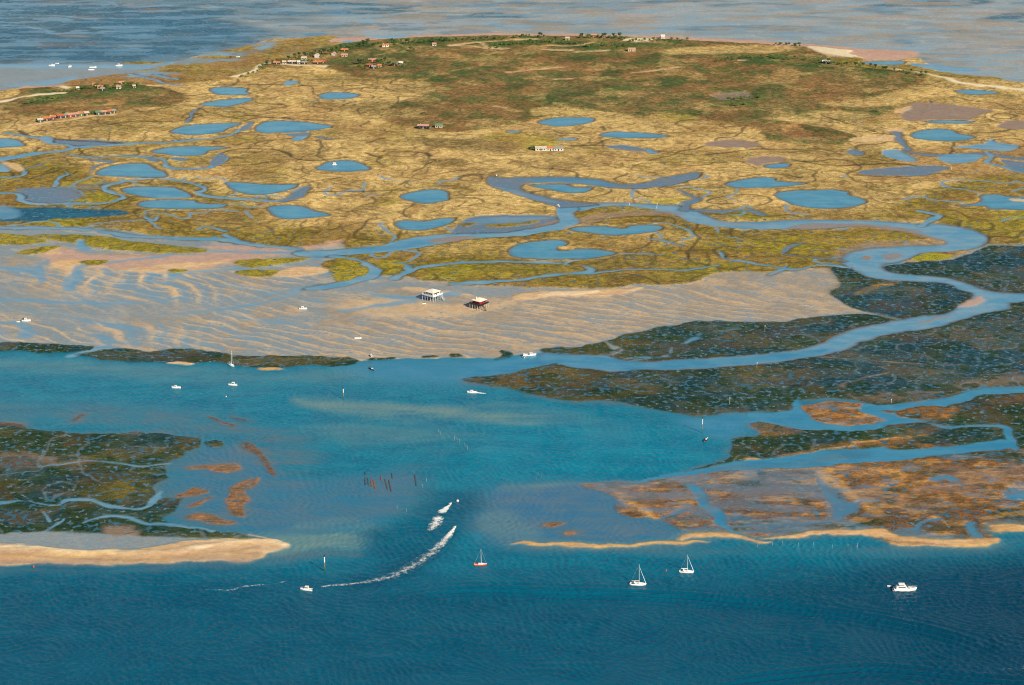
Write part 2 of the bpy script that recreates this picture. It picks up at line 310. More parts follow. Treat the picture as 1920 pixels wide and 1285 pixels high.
for q, a in (([(930, 138), (990, 120), (1000, 105), (1100, 104), (1240, 108), (1260, 126), (1150, 136), (1010, 142)], .75), ([(800, 195), (900, 198), (960, 203), (900, 208), (820, 204)], .7), ([(1180, 90), (1300, 105), (1420, 135), (1400, 160), (1250, 170), (1120, 160), (1100, 140)], .35),
             ([(1480, 165), (1600, 160), (1660, 175), (1580, 190), (1480, 185)], .35), ([(850, 95), (930, 100), (900, 112), (780, 118), (720, 110)], .3), ([(60, 195), (180, 203), (250, 206), (150, 212), (60, 212)], .6), ([(1300, 160), (1360, 160), (1340, 180), (1290, 175)], .4)):
    P(q, 'rust', soft=8, a=a)
P([(1473, 240), (1500, 237), (1530, 247), (1556, 258), (1500, 260), (1475, 254)], 'weed', soft=3)
PD_save = None
P([(175, 194), (200, 190), (240, 193), (236, 200), (180, 200)], 'ochre', soft=3)
for q, a in (([(560, 104), (640, 84), (740, 76), (840, 74), (835, 84), (720, 92), (620, 100)], .75), ([(840, 76), (1000, 74), (1010, 82), (930, 88), (850, 84)], .8), ([(920, 88), (1000, 78), (1120, 82), (1160, 92), (1060, 100), (950, 95)], .7), ([(1060, 92), (1260, 80), (1270, 88), (1130, 100)], .6),
             ([(1340, 118), (1440, 108), (1540, 120), (1700, 135), (1740, 146), (1600, 134), (1450, 124)], .85), ([(1350, 180), (1410, 176), (1440, 190), (1400, 206), (1330, 206), (1320, 196)], .6), ([(1220, 160), (1250, 142), (1300, 138), (1290, 160), (1250, 172)], .6), ([(1400, 165), (1480, 160), (1500, 172), (1420, 175)], .4),
             ([(50, 190), (100, 180), (120, 188), (90, 202), (50, 200)], .85), ([(160, 168), (250, 162), (270, 168), (200, 176)], .6), ([(860, 188), (940, 182), (1000, 188), (960, 200), (880, 198)], .4), ([(1120, 170), (1170, 168), (1180, 184), (1150, 188)], .5), ([(940, 206), (1000, 202), (1050, 206), (990, 212)], .6),
             ([(760, 140), (860, 150), (820, 160), (760, 152)], .4)):
    P(q, 'scrub', soft=5, a=a)
idx = np.where(ZN == zid('heath'))[0]
hn = fbm(X[idx] / 60, Y[idx] / 60, 4, 41)
paint((idx, .55 * sstep(.54, .64, hn)), 'scrub', flat=False)
paint((idx, .5 * sstep(.55, .66, fbm(X[idx] / 80, Y[idx] / 70, 4, 42))), 'rust', flat=False)
paint((idx, .6 * sstep(.54, .64, fbm(X[idx] / 17, Y[idx] / 22, 4, 43))), 'scrub', flat=False)
paint((idx, .5 * sstep(.55, .65, fbm(X[idx] / 20, Y[idx] / 24, 4, 44))), 'rust', flat=False)
paint((idx, .35 * sstep(.58, .66, fbm(X[idx] / 26, Y[idx] / 26, 4, 46))), 'straw', flat=False)
sm = np.where(ZN == zid('salt_marsh'))[0]
paint((sm, .38 * sstep(.55, .66, fbm(X[sm] / 48, Y[sm] / 40, 4, 45))), 'heath', flat=False)
paint((sm, .45 * sstep(.55, .65, fbm(X[sm] / 60, Y[sm] / 60, 4, 47))), 'olive', flat=False)
paint((sm, .22 * sstep(.56, .64, fbm(X[sm] / 50, Y[sm] / 55, 4, 48))), 'rust', flat=False)
paint((sm, .35 * sstep(.60, .66, fbm(X[sm] / 44, Y[sm] / 44, 4, 49))), 'ochre', flat=False)
def winding(ids, scale, levels, seed, half, cover):
    """masks of creeks that follow the level lines of a broad noise, half = half width in metres"""
    x, y = MX[ids], MY[ids]
    f = lambda a, b: fbm(a / scale, b / scale, 3, seed, .45)
    n0 = f(x, y); gr = np.hypot(f(x + 1, y) - n0, f(x, y + 1) - n0) * levels + 1e-5
    t = n0 * levels; d = np.abs(t - np.floor(t) - .5) / gr
    return (1 - sstep(half * .55, half * 1.25, d)) * sstep(cover, cover + .05, fbm(X[ids] / 75, Y[ids] / 75, 3, seed + 5)) * sstep(.0045, .009, gr)
sm = np.where((ZN == zid('salt_marsh')) & (PY > 150))[0]
paint((sm, .68 * winding(sm, 95, 5, 501, 1.7, .43)), 'peat', flat=False)
paint((sm, .55 * winding(sm, 55, 4, 511, 1.25, .45)), 'peat', flat=False)
paint((sm, .4 * winding(sm, 34, 3, 541, 1.0, .48)), 'peat', flat=False)
low = sm[PY[sm] > 330]
paint((low, .8 * winding(low, 70, 4, 521, 1.6, .53)), 'channel', flat=False)
# pale mud and bare patches
P([(1697, 207), (1720, 195), (1800, 199), (1865, 209), (1830, 219), (1800, 229), (1730, 231), (1690, 225)], 'mud', soft=2)
P([(1325, 268), (1370, 263), (1422, 272), (1410, 280), (1340, 277)], 'mud', soft=2)
P([(1398, 298), (1460, 296), (1475, 307), (1430, 315), (1405, 308)], 'mud', soft=2)
P([(1868, 238), (1890, 228), (1960, 227), (1960, 242), (1890, 242)], 'mud', soft=2)
P([(1335, 178), (1400, 175), (1405, 187), (1350, 190)], 'mud', soft=2, a=.7)
for q in ([(1680, 212), (1705, 200), (1712, 204), (1692, 214)], [(1600, 262), (1690, 255), (1690, 264), (1600, 270)], [(1665, 245), (1690, 242), (1695, 248), (1670, 250)]):
    P(q, 'sand', soft=2, a=.8)
P([(1000, 208), (1040, 203), (1110, 209), (1130, 218), (1170, 228), (1130, 236), (1120, 222), (1060, 216), (1010, 220)], 'straw', soft=4, a=.8)
for q in ([(1290, 92), (1460, 88), (1480, 100), (1320, 104), (1240, 102)], [(1540, 196), (1620, 188), (1720, 168), (1800, 178), (1700, 196), (1600, 204)], [(1500, 215), (1600, 212), (1640, 222), (1560, 226)], [(1430, 222), (1560, 226), (1620, 240), (1600, 246), (1480, 232)]):
    P(q, 'straw', soft=7, a=.75)
# beaches, paths, spit
P([(640, 72), (800, 66), (1040, 63), (1280, 69), (1520, 84), (1600, 90), (1560, 93), (1280, 76), (1040, 69), (800, 71), (700, 78), (620, 80)], 'pink', 'beach', soft=2)
P([(1508, 88), (1540, 87), (1600, 92), (1712, 96), (1720, 104), (1690, 115), (1640, 117), (1600, 113), (1548, 107)], 'pink', 'beach', soft=3)
P([(1512, 89), (1545, 91), (1600, 97), (1590, 102), (1620, 111), (1570, 107), (1535, 100)], 'cream', 'beach', soft=2)
P([(1560, 108), (1620, 112), (1610, 122), (1640, 127), (1740, 142), (1640, 132), (1555, 118)], 'olive', soft=3)
P([(1690, 122), (1760, 135), (1870, 147), (1870, 152), (1760, 145), (1660, 128)], 'olive', soft=3, a=.8)
Lp([(1640, 127), (1740, 141), (1800, 157), (1860, 164), (1940, 173), (2300, 210)], (5, 14), 'cream', 'beach', soft=3)
P([(1163, 79), (1190, 74), (1222, 73), (1217, 78), (1190, 81)], 'cream', 'beach', soft=2)
for pts, w in (([(845, 88), (890, 83), (960, 78), (1012, 75)], 8), ([(845, 88), (880, 89), (905, 93), (940, 95)], 8), ([(906, 84), (915, 91), (948, 94)], 7), ([(1022, 96), (1060, 97), (1070, 97)], 7), ([(1030, 88), (1075, 89), (1110, 83)], 6), ([(1120, 98), (1140, 97)], 10), ([(950, 138), (1000, 134), (1060, 128)], 5),
               ([(1190, 138), (1250, 133), (1270, 128)], 5), ([(1040, 152), (1070, 151)], 8), ([(1380, 116), (1398, 116)], 10), ([(925, 203), (945, 206)], 7), ([(1080, 100), (1110, 98)], 5)):
    Lp(pts, w * .8, 'sand', 'beach', soft=3.5, a=.8)
Lp([(-60, 198), (0, 194), (50, 184), (85, 180), (120, 177)], (6, 9), 'cream', 'beach', soft=2)
P([(108, 166), (118, 163), (138, 166), (125, 169)], 'cream', 'beach', soft=2)
P([(20, 168), (70, 163), (112, 162), (112, 165), (50, 169)], 'pink', 'beach', soft=2)
Lp([(440, 145), (475, 135), (487, 124), (510, 122), (560, 126), (610, 126)], (8, 5), 'cream', 'beach', soft=3)
Lp([(280, 162), (340, 160)], 5, 'sand', 'beach', soft=2)
Lp([(40, 241), (70, 234), (130, 227), (170, 221), (215, 218)], (5, 5), 'sand', 'beach', soft=2)

# ---- the big sand flat in front of the island
SANDFLAT = [(-2600, 470), (-400, 470), (0, 462), (120, 466), (233, 474), (350, 470), (430, 462), (500, 461), (570, 463), (640, 459), (640, 480), (600, 500), (640, 520), (700, 520), (760, 520), (830, 530), (1000, 540), (1200, 538), (1290, 532), (1340, 516), (1400, 512), (1560, 507), (1577, 537), (1557, 553), (1573, 567), (1613, 582), (1663, 595), (1560, 594), (1463, 602), (1280, 607), (1187, 625), (1137, 640), (1073, 652), (1020, 660), (957, 664), (917, 670), (757, 674), (677, 677), (500, 675), (333, 672), (175, 660), (0, 650), (-400, 645), (-2600, 640)]
P([(-2600, 425), (0, 425), (160, 427), (350, 447), (500, 461), (560, 468), (430, 480), (-400, 490), (-2600, 490)], 'wetflat', 'sand_flat', soft=2)
P(SANDFLAT, 'sandflat', 'sand_flat', soft=1.2)
fl = np.where(ZN == zid('sand_flat'))[0]
wet = fbm(X[fl] / 30 + 3, Y[fl] / 42, 5, 51)
leftness = 1 - sstep(560, 900, PX[fl] + (PY[fl] - 560) * 1.5)
paint((fl, .9 * sstep(.53, .62, wet + .12 * leftness - .05) * (.35 + .65 * leftness)), 'wetflat', flat=False)
UU = X[fl] * .848 - Y[fl] * .53; VV = X[fl] * .53 + Y[fl] * .848
paint((fl, .6 * leftness * sstep(.54, .60, fbm(UU / 60, VV / 13, 5, 55))), 'channel', flat=False)
paint((fl, .5 * sstep(.53, .60, fbm(UU / 34, VV / 9, 5, 56))), 'wetflat', flat=False)
paint((fl, .3 * sstep(.55, .62, fbm(UU / 26 + 9, VV / 9, 4, 57))), 'sand', flat=False)
# ripple bars: real relief, wet hollows and dry crests
nx_, ny_ = 15 / 28.3, 24 / 28.3
ph = (X[fl] * nx_ + Y[fl] * ny_) / 12.5 + 3.0 * (fbm(X[fl] / 90, Y[fl] / 90, 3, 52) - .5) + .9 * (fbm(X[fl] / 22, Y[fl] / 22, 3, 53) - .5)
tr = (ph - np.floor(ph)); crest = np.where(tr < .72, tr / .72, (1 - tr) / .28)
amp = sstep(.40, .56, fbm(X[fl] / 70, Y[fl] / 70, 3, 54) + .12 * sstep(560, 620, PY[fl]))
amp = amp * sstep(475, 520, PY[fl]) * (1 - sstep(1380, 1560, PX[fl]) * .6)
HT[fl] += (.42 * amp * (crest - .5)).astype(np.float32)
paint((fl, .68 * amp * sstep(.70, .98, crest)), 'sand', flat=False)
paint((fl, .55 * amp * sstep(.60, .95, 1 - crest)), 'wetflat', flat=False)
# second family, steeper, on the left
ph = (X[fl] * .93 + Y[fl] * .37) / 17 + 3.4 * (fbm(X[fl] / 80, Y[fl] / 80, 3, 62) - .5)
tr = (ph - np.floor(ph)); crest = np.where(tr < .65, tr / .65, (1 - tr) / .35)
amp = sstep(60, 140, PX[fl]) * (1 - sstep(330, 470, PX[fl])) * sstep(478, 500, PY[fl]) * (1 - sstep(560, 590, PY[fl]))
amp = np.maximum(amp, sstep(130, 220, PX[fl]) * (1 - sstep(300, 420, PX[fl])) * sstep(600, 616, PY[fl]) * (1 - sstep(640, 655, PY[fl])) * .9)
HT[fl] += (.45 * amp * (crest - .5)).astype(np.float32)
amp = amp * (.45 + .55 * sstep(.4, .6, fbm(X[fl] / 26, Y[fl] / 26, 3, 63)))
paint((fl, .8 * amp * sstep(.55, .95, crest)), 'sand', flat=False)
paint((fl, .7 * amp * sstep(.6, .95, 1 - crest)), 'channel', flat=False)
# dry sand on it
P([(70, 470), (100, 466), (170, 478), (260, 480), (340, 480), (400, 473), (480, 469), (560, 474), (470, 487), (430, 495), (380, 505), (300, 511), (240, 505), (150, 500), (100, 497), (80, 490)], 'pink', 'sand_flat', soft=5, a=.85)
for q in ([(85, 497), (130, 488), (200, 500), (150, 502), (110, 508)], [(230, 505), (300, 498), (400, 490), (440, 486), (400, 498), (300, 512)], [(76, 466), (95, 466), (105, 478), (85, 480)], [(330, 507), (400, 503), (420, 508), (350, 512)]):
    P(q, 'sand', 'sandbank', soft=3, a=.9)
P([(640, 452), (500, 470), (380, 462), (440, 458), (540, 466), (620, 462)], 'pink', 'sand_flat', soft=4, a=.8)
P([(330, 480), (480, 476), (600, 480), (640, 474), (700, 466), (640, 470), (520, 472), (400, 478)], 'wetflat', soft=3, a=.5)
P([(510, 514), (547, 505), (587, 502), (613, 508), (600, 517), (533, 520)], 'sand', 'sandbank', soft=2)
P([(955, 557), (985, 551), (1060, 546), (1130, 542), (1187, 543), (1217, 541), (1190, 549), (1120, 556), (1040, 559), (980, 563)], 'sand', 'sandbank', soft=1.6)
P([(1000, 556), (1060, 549), (1120, 545), (1110, 552), (1040, 557)], 'cream', 'sandbank', soft=1.6, a=.7)
P([(640, 575), (690, 566), (760, 566), (880, 576), (960, 562), (940, 577), (870, 592), (790, 598), (690, 592)], 'sand', soft=7, a=.6)
P([(747, 541), (765, 537), (850, 548), (890, 556), (820, 554)], 'sand', soft=2.5, a=.65)
P([(660, 530), (760, 528), (860, 538), (1000, 542), (960, 550), (900, 560), (860, 548), (760, 536), (700, 545), (600, 545), (500, 540), (600, 530)], 'wetflat', soft=4, a=.9)
P([(-60, 520), (60, 540), (250, 560), (420, 556), (560, 540), (700, 545), (640, 560), (480, 580), (350, 600), (120, 600), (-60, 580)], 'wetflat', soft=14, a=.55)
for pts, w in (([(480, 560), (540, 545), (600, 537), (660, 528), (700, 520)], (3, 9)), ([(300, 590), (420, 580), (490, 568), (560, 548)], (3, 6)), ([(0, 606), (40, 610), (55, 620), (50, 632)], (9, 12)), ([(0, 500), (60, 510), (75, 528), (70, 500), (85, 490)], (9, 7)), ([(130, 545), (140, 515), (150, 500), (230, 490), (330, 478)], (10, 5)),
               ([(320, 525), (340, 512), (430, 506), (500, 500), (560, 492), (620, 482)], (6, 6)), ([(700, 555), (760, 560), (800, 556), (850, 552)], (5, 9)), ([(640, 585), (700, 575), (770, 568)], (4, 8)), ([(-60, 560), (200, 570), (330, 560)], (7, 5)), ([(400, 470), (500, 474), (600, 472), (640, 476)], (5, 9))):
    Lp(pts, w, 'channel', 'sand_flat', soft=3, a=.75)

# ---- marsh islets on the flat
for q in ([(437, 495), (447, 490), (520, 486), (583, 485), (563, 493), (500, 501), (467, 503)], [(443, 512), (467, 507), (527, 507), (513, 517), (473, 519)], [(323, 508), (350, 507), (355, 511), (330, 513)], [(150, 492), (200, 489), (185, 497), (160, 498)],
          [(-300, 440), (0, 440), (60, 447), (83, 458), (50, 460), (0, 460), (-300, 462)], [(30, 473), (60, 468), (105, 463), (95, 472), (70, 478), (35, 477)], [(60, 442), (183, 443), (233, 450), (300, 458), (390, 468), (380, 474), (333, 477), (260, 472), (187, 467), (150, 462), (110, 455), (75, 450)],
          [(628, 487), (650, 487), (672, 494), (687, 505), (685, 516), (660, 525), (625, 530), (620, 510)], [(705, 500), (720, 493), (750, 490), (765, 497), (755, 510), (720, 519), (708, 515)]):
    P(q, 'olive', 'salt_marsh', soft=1.2)
    P(q, 'lime', soft=4, a=.4)
P([(136, 452), (150, 451), (155, 461), (175, 468), (150, 470), (138, 462)], 'channel', soft=1.5)

# ---- eelgrass beds and weed fields
EYE = [(1560, 507), (1590, 503), (1617, 513), (1647, 523), (1713, 527), (1773, 532), (1800, 543), (1827, 553), (1800, 577), (1773, 590), (1713, 595), (1663, 597), (1613, 582), (1573, 567), (1557, 553), (1577, 537)]
P(EYE, 'eelblue', 'seagrass_bed', soft=1.2)
P([(1560, 508), (1590, 504), (1640, 524), (1700, 527), (1620, 538), (1580, 548), (1575, 566), (1640, 586), (1560, 555), (1577, 537)], 'eelgrass', soft=5, a=.9)
P([(1600, 553), (1640, 534), (1680, 527), (1700, 530), (1650, 541), (1620, 551)], 'ochre', soft=2.5, a=.9)
P([(1660, 595), (1770, 588), (1826, 556), (1800, 545), (1808, 560), (1760, 578)], 'eelgrass', soft=4, a=.9)
G1 = [(1017, 656), (1073, 652), (1137, 640), (1147, 637), (1187, 625), (1240, 613), (1280, 607), (1323, 603), (1380, 603), (1463, 602), (1493, 595), (1563, 592), (1613, 588), (1667, 597), (1680, 603), (1647, 610), (1593, 622), (1547, 643), (1507, 657), (1430, 667), (1347, 673), (1280, 678), (1207, 682), (1167, 677), (1133, 668), (1057, 667), (1020, 662)]
P(G1, 'shoalmud' if 'G1' in ('G3', 'G5', 'S1') else 'wetflat', soft=4, grow=4, a=.7)
P(G1, 'eelgrass', 'seagrass_bed', soft=1.2)
P([(1200, 660), (1300, 625), (1420, 610), (1550, 605), (1600, 612), (1480, 645), (1330, 665)], 'eelblue', soft=12, a=.65)
Lp([(1645, 611), (1593, 623), (1547, 644), (1507, 658), (1430, 668), (1347, 674), (1207, 682)], 5, 'weedred', soft=3, a=.7)
G2 = [(1652, 500), (1700, 492), (1790, 490), (1850, 464), (1930, 462), (2500, 482), (3200, 500), (3200, 590), (2500, 565), (1930, 555), (1847, 544), (1813, 532), (1773, 522), (1723, 516), (1673, 511)]
P(G2, 'shoalmud' if 'G2' in ('G3', 'G5', 'S1') else 'wetflat', soft=4, grow=4, a=.7)
P(G2, 'eelblue', 'seagrass_bed', soft=1.2)
P([(1660, 503), (1760, 496), (1850, 510), (1930, 530), (1930, 553), (1850, 543), (1770, 522), (1680, 512)], 'eelgrass', soft=7, a=.75)
P([(1705, 485), (1730, 478), (1760, 480), (1787, 485), (1770, 490), (1720, 492)], 'lime', 'salt_marsh', soft=1.5)
G3 = [(870, 710), (913, 722), (940, 727), (993, 740), (1057, 747), (1123, 753), (1200, 763), (1280, 775), (1313, 780), (1400, 773), (1473, 773), (1490, 757), (1500, 752), (1607, 750), (1630, 757), (1693, 758), (1747, 753), (1783, 745), (1830, 733), (1920, 725), (2500, 700), (3200, 690), (3200, 590), (2500, 570), (1920, 562), (1890, 577), (1847, 587), (1800, 600), (1730, 617), (1663, 628), (1613, 643), (1580, 657), (1527, 668), (1463, 678), (1380, 687), (1280, 693), (1187, 693), (1140, 697), (1100, 690), (1040, 679), (990, 690), (930, 702)]
P(G3, 'shoalmud' if 'G3' in ('G3', 'G5', 'S1') else 'wetflat', soft=4, grow=4, a=.7)
P(G3, 'eelgrass', 'seagrass_bed', soft=1.2)
P([(880, 712), (1000, 690), (1060, 684), (1140, 700), (1260, 700), (1240, 720), (1080, 735), (960, 728)], 'weedred', soft=8, a=.4)
P([(1500, 690), (1620, 655), (1760, 620), (1900, 590), (2300, 590), (2300, 700), (1920, 715), (1800, 735), (1700, 745), (1600, 730), (1480, 720)], 'eelblue', soft=14, a=.9)
P([(1200, 710), (1330, 702), (1450, 700), (1480, 730), (1380, 745), (1260, 735)], 'eelblue', soft=16, a=.45)
Lp([(1525, 670), (1600, 675), (1700, 682), (1800, 686)], (2, 3), 'mud', soft=1.5, a=.7)
Lp([(1660, 700), (1600, 715), (1570, 730), (1590, 738), (1610, 748)], (2.5, 2.5), 'mud', soft=1.5, a=.7)
P([(1600, 735), (1740, 735), (1830, 715), (1930, 700), (1930, 722), (1830, 732), (1740, 752), (1640, 752)], 'mud', soft=6, a=.5)
Lp([(1300, 667), (1180, 678), (1250, 668), (1258, 655)], 2, 'channel', soft=1.2, a=.7)
Lp([(1137, 640), (1150, 650), (1165, 657), (1140, 664), (1128, 668)], (4, 6), 'wetflat', soft=1.5)
Lp([(1170, 672), (1240, 671), (1255, 668), (1260, 658)], (3, 2), 'channel', soft=1.2)
Lp([(1283, 645), (1310, 630), (1330, 622), (1410, 619)], (4, 3), 'channel', soft=2, a=.8)
G4 = [(1643, 768), (1680, 772), (1730, 762), (1773, 765), (1830, 745), (1920, 738), (2500, 715), (3200, 710), (3200, 880), (2500, 870), (1920, 862), (1905, 845), (1895, 815), (1880, 799), (1800, 800), (1770, 800), (1740, 792), (1700, 785), (1660, 775)]
P(G4, 'shoalmud' if 'G4' in ('G3', 'G5', 'S1') else 'wetflat', soft=4, grow=4, a=.7)
P(G4, 'eelgrass', 'seagrass_bed', soft=1.2)
P([(1650, 770), (1720, 764), (1790, 765), (1800, 775), (1770, 792), (1720, 788)], 'weed', soft=4, a=.85)
P([(1820, 750), (1920, 742), (1960, 752), (1880, 762), (1830, 765)], 'weedred', soft=6, a=.7)
P([(1493, 768), (1513, 760), (1563, 757), (1613, 757), (1630, 762), (1610, 767), (1617, 777), (1663, 790), (1613, 797), (1563, 795), (1530, 790)], 'weed', 'weed_field', soft=1.2)
S1 = [(1400, 793), (1420, 789), (1453, 795), (1480, 802), (1513, 805), (1580, 805), (1633, 805), (1663, 797), (1713, 793), (1753, 795), (1767, 803), (1873, 800), (1887, 817), (1893, 827), (1847, 830), (1780, 838), (1713, 845), (1680, 843), (1657, 838), (1613, 842), (1513, 848), (1447, 858), (1380, 865), (1323, 875), (1300, 880), (1360, 860), (1370, 850), (1377, 840), (1377, 823), (1423, 817), (1427, 807)]
P(S1, 'shoalmud' if 'S1' in ('G3', 'G5', 'S1') else 'wetflat', soft=4, grow=4, a=.7)
P(S1, 'eelgrass', 'seagrass_bed', soft=1.2)
P([(1400, 793), (1425, 790), (1500, 804), (1480, 815), (1430, 818), (1420, 806)], 'weed', soft=3, a=.8)
P([(1770, 805), (1750, 800), (1700, 812), (1600, 828), (1520, 838), (1600, 842), (1720, 828)], 'weed', soft=4, a=.6)
Lp([(1400, 862), (1447, 857), (1520, 846), (1600, 838)], (3, 2), 'goldsand', soft=2, a=.85)
Lp([(1600, 832), (1680, 822), (1735, 819)], (3, 3), 'goldsand', soft=2, a=.75)
P([(1660, 838), (1720, 834), (1800, 834), (1720, 843)], 'weed', soft=3, a=.8)
F1 = [(1083, 913), (1110, 907), (1160, 905), (1220, 898), (1280, 890), (1350, 883), (1430, 880), (1497, 877), (1597, 872), (1697, 862), (1780, 853), (1893, 842), (1920, 845), (2500, 830), (3200, 830), (3200, 1000), (2500, 1000), (1920, 1000), (1867, 1015), (1800, 1020), (1700, 1018), (1660, 1010), (1600, 1002), (1500, 1002), (1440, 1005), (1400, 1005), (1300, 997), (1270, 985), (1220, 970), (1190, 970), (1160, 955), (1165, 935), (1130, 925)]
P(F1, 'weedred', 'weed_field', soft=1.2)
P([(1090, 910), (1250, 897), (1400, 884), (1500, 880), (1420, 896), (1300, 905), (1180, 915)], 'mudwater', soft=5, a=.75)
P([(1380, 905), (1460, 895), (1540, 900), (1530, 930), (1440, 940), (1380, 930)], 'mudwater', soft=7, a=.65)
P([(1170, 920), (1290, 912), (1315, 945), (1300, 968), (1220, 968), (1180, 950)], 'weed', soft=4, a=.8)
P([(1085, 912), (1120, 907), (1140, 918), (1180, 945), (1210, 966), (1230, 968), (1180, 930), (1160, 918)], 'goldsand', soft=3, a=.65)
P([(1590, 880), (1720, 868), (1880, 860), (1910, 880), (1890, 920), (1800, 940), (1650, 950), (1610, 930), (1620, 905)], 'weed', soft=8, a=.75)
for q in ([(1533, 893), (1549, 890), (1603, 936), (1585, 940)], [(1607, 933), (1620, 938), (1655, 974), (1640, 976), (1605, 950)], [(1605, 921), (1680, 912), (1750, 903), (1750, 908), (1680, 917), (1610, 927)], [(1590, 895), (1700, 878), (1760, 870), (1700, 882), (1610, 900)], [(1640, 948), (1760, 948), (1850, 944), (1850, 948), (1750, 953), (1650, 954)], [(1320, 912), (1360, 895), (1400, 892), (1400, 902), (1340, 912)], [(1500, 895), (1540, 884), (1600, 879), (1600, 884), (1530, 893)]):
    P(q, 'goldsand', soft=3, a=.5)
P([(1600, 880), (1660, 872), (1720, 862), (1740, 868), (1700, 872)], 'eelgrass', soft=5, a=.7)
for q in ([(1740, 858), (1820, 850), (1900, 848), (1930, 870), (1880, 866), (1800, 862)], [(1640, 925), (1680, 915), (1700, 920), (1660, 933)], [(1420, 978), (1500, 975), (1560, 982), (1480, 990), (1420, 988)], [(1540, 985), (1640, 975), (1670, 980), (1600, 995)], [(1870, 960), (1930, 958), (2100, 960), (2100, 980), (1880, 978)]):
    P(q, 'eelgrass', soft=4, a=.8)
P([(1890, 915), (1930, 910), (2100, 915), (2100, 940), (1890, 938), (1880, 926)], 'bluechan', soft=3)
P([(1298, 910), (1325, 913), (1335, 935), (1360, 960), (1365, 985), (1400, 1005), (1412, 1012), (1395, 1010), (1350, 985), (1335, 965), (1320, 950), (1310, 930)], 'bluechan', 'tidal_channel', soft=2)
P([(1530, 890), (1545, 890), (1560, 925), (1580, 945), (1600, 940), (1605, 955), (1580, 980), (1565, 975), (1550, 940), (1540, 915)], 'bluechan', 'tidal_channel', soft=3, a=.8)
P([(1533, 893), (1549, 890), (1603, 936), (1585, 940)], 'goldsand', soft=3, a=.55)
for pts, w in (([(1365, 985), (1450, 984), (1560, 980)], 3), ([(1715, 995), (1740, 980), (1760, 975)], 4), ([(1820, 983), (1828, 998), (1835, 1008)], 5), ([(1750, 902), (1770, 896), (1790, 900)], 6), ([(1280, 955), (1240, 972)], 4)):
    Lp(pts, w, 'bluechan', 'tidal_channel', soft=2, a=.8)
idx = np.where(ZN == zid('weed_field'))[0]
paint((idx, .4 * sstep(.55, .64, fbm(X[idx] / 11, Y[idx] / 5, 4, 71))), 'goldsand', flat=False)
paint((idx, .28 * sstep(.53, .62, fbm(X[idx] / 40, Y[idx] / 14, 5, 76))), 'mudwater', flat=False)
paint((idx, .5 * sstep(.56, .66, fbm(X[idx] / 10, Y[idx] / 7, 4, 72))), 'eelgrass', flat=False)
paint((idx, .45 * sstep(.58, .66, fbm(X[idx] / 16, Y[idx] / 7, 4, 73))), 'bluechan', flat=False)
paint((idx, .35 * sstep(.50, .62, fbm(X[idx] / 30, Y[idx] / 22, 4, 74))), 'weed', flat=False)
paint((lambda r: (r[0], r[1] * .62 * sstep(.36, .6, fbm(X[r[0]] / 26, Y[r[0]] / 9, 5, 75))))(poly_mask([(1085, 912), (1280, 890), (1500, 878), (1540, 890), (1560, 940), (1590, 985), (1420, 1000), (1290, 990), (1170, 955), (1140, 925)], 5)), 'mudwater', flat=False)
for q in ([(1270, 1007), (1307, 997), (1373, 998), (1413, 1013), (1440, 1016), (1415, 1019), (1390, 1012), (1360, 1005), (1313, 1005), (1275, 1012)], [(1415, 1008), (1493, 1000), (1553, 995), (1653, 998), (1707, 1011), (1800, 1014), (1867, 1013), (1870, 1018), (1850, 1026), (1780, 1028), (1680, 1027), (1650, 1012), (1580, 1003), (1480, 1007)], [(1870, 994), (1920, 985), (2500, 980), (3200, 980), (3200, 1000), (2500, 1000), (1920, 1000), (1880, 1003)],
          [(960, 1016), (980, 1012), (1023, 1018), (1107, 1022), (1173, 1019), (1240, 1015), (1300, 1013), (1320, 1016), (1207, 1022), (1140, 1028), (1090, 1028), (1023, 1024), (973, 1017)]):
    P(q, 'shoal', soft=4, grow=3, a=.8)
    P(q, 'goldsand', 'sandbank', soft=1.6)
    P(q, 'sand', 'sandbank', soft=1.5, a=.55, grow=-1.5)
P([(1640, 1010), (1700, 1018), (1780, 1026), (1700, 1026), (1655, 1018)], 'weedred', soft=2, a=.6)
# left bed
G5 = [(-2600, 790), (-300, 790), (0, 793), (47, 802), (133, 810), (217, 813), (267, 810), (377, 817), (377, 833), (360, 840), (333, 857), (313, 865), (315, 893), (290, 907), (288, 932), (277, 950), (300, 937), (337, 935), (333, 947), (320, 963), (313, 980), (393, 993), (433, 995), (493, 1007), (467, 1010), (367, 1006), (233, 1000), (133, 999), (67, 1004), (0, 1004), (-300, 1004), (-2600, 1010)]
P(G5, 'shoalmud' if 'G5' in ('G3', 'G5', 'S1') else 'wetflat', soft=4, grow=4, a=.7)
P(G5, 'eelgrass', 'seagrass_bed', soft=1.2)
P([(390, 828), (405, 825), (427, 830), (420, 837), (395, 837)], 'eelgrass', 'seagrass_bed', soft=1)
P([(-60, 850), (80, 848), (170, 860), (120, 875), (-60, 872)], 'mud', soft=6, a=.5)
P([(210, 910), (240, 902), (280, 905), (270, 935), (220, 935)], 'olive', soft=5, a=.5)
for pts, w in (([(53, 877), (100, 875), (163, 865), (233, 872), (267, 875), (313, 868)], (1.6, 2.4)), ([(-60, 945), (0, 945), (40, 941), (87, 950), (107, 948), (130, 938), (183, 940), (217, 950), (260, 955), (277, 950), (290, 937), (300, 920)], (1.8, 4)), ([(160, 980), (200, 968), (233, 968), (273, 980), (333, 986), (393, 995)], (1.6, 2.8)), ([(87, 998), (105, 985), (118, 976)], 2), ([(75, 963), (90, 980)], 2), ([(107, 950), (90, 951)], 2)):
    Lp(pts, w, 'channel', 'tidal_channel', soft=1.2, a=.9)
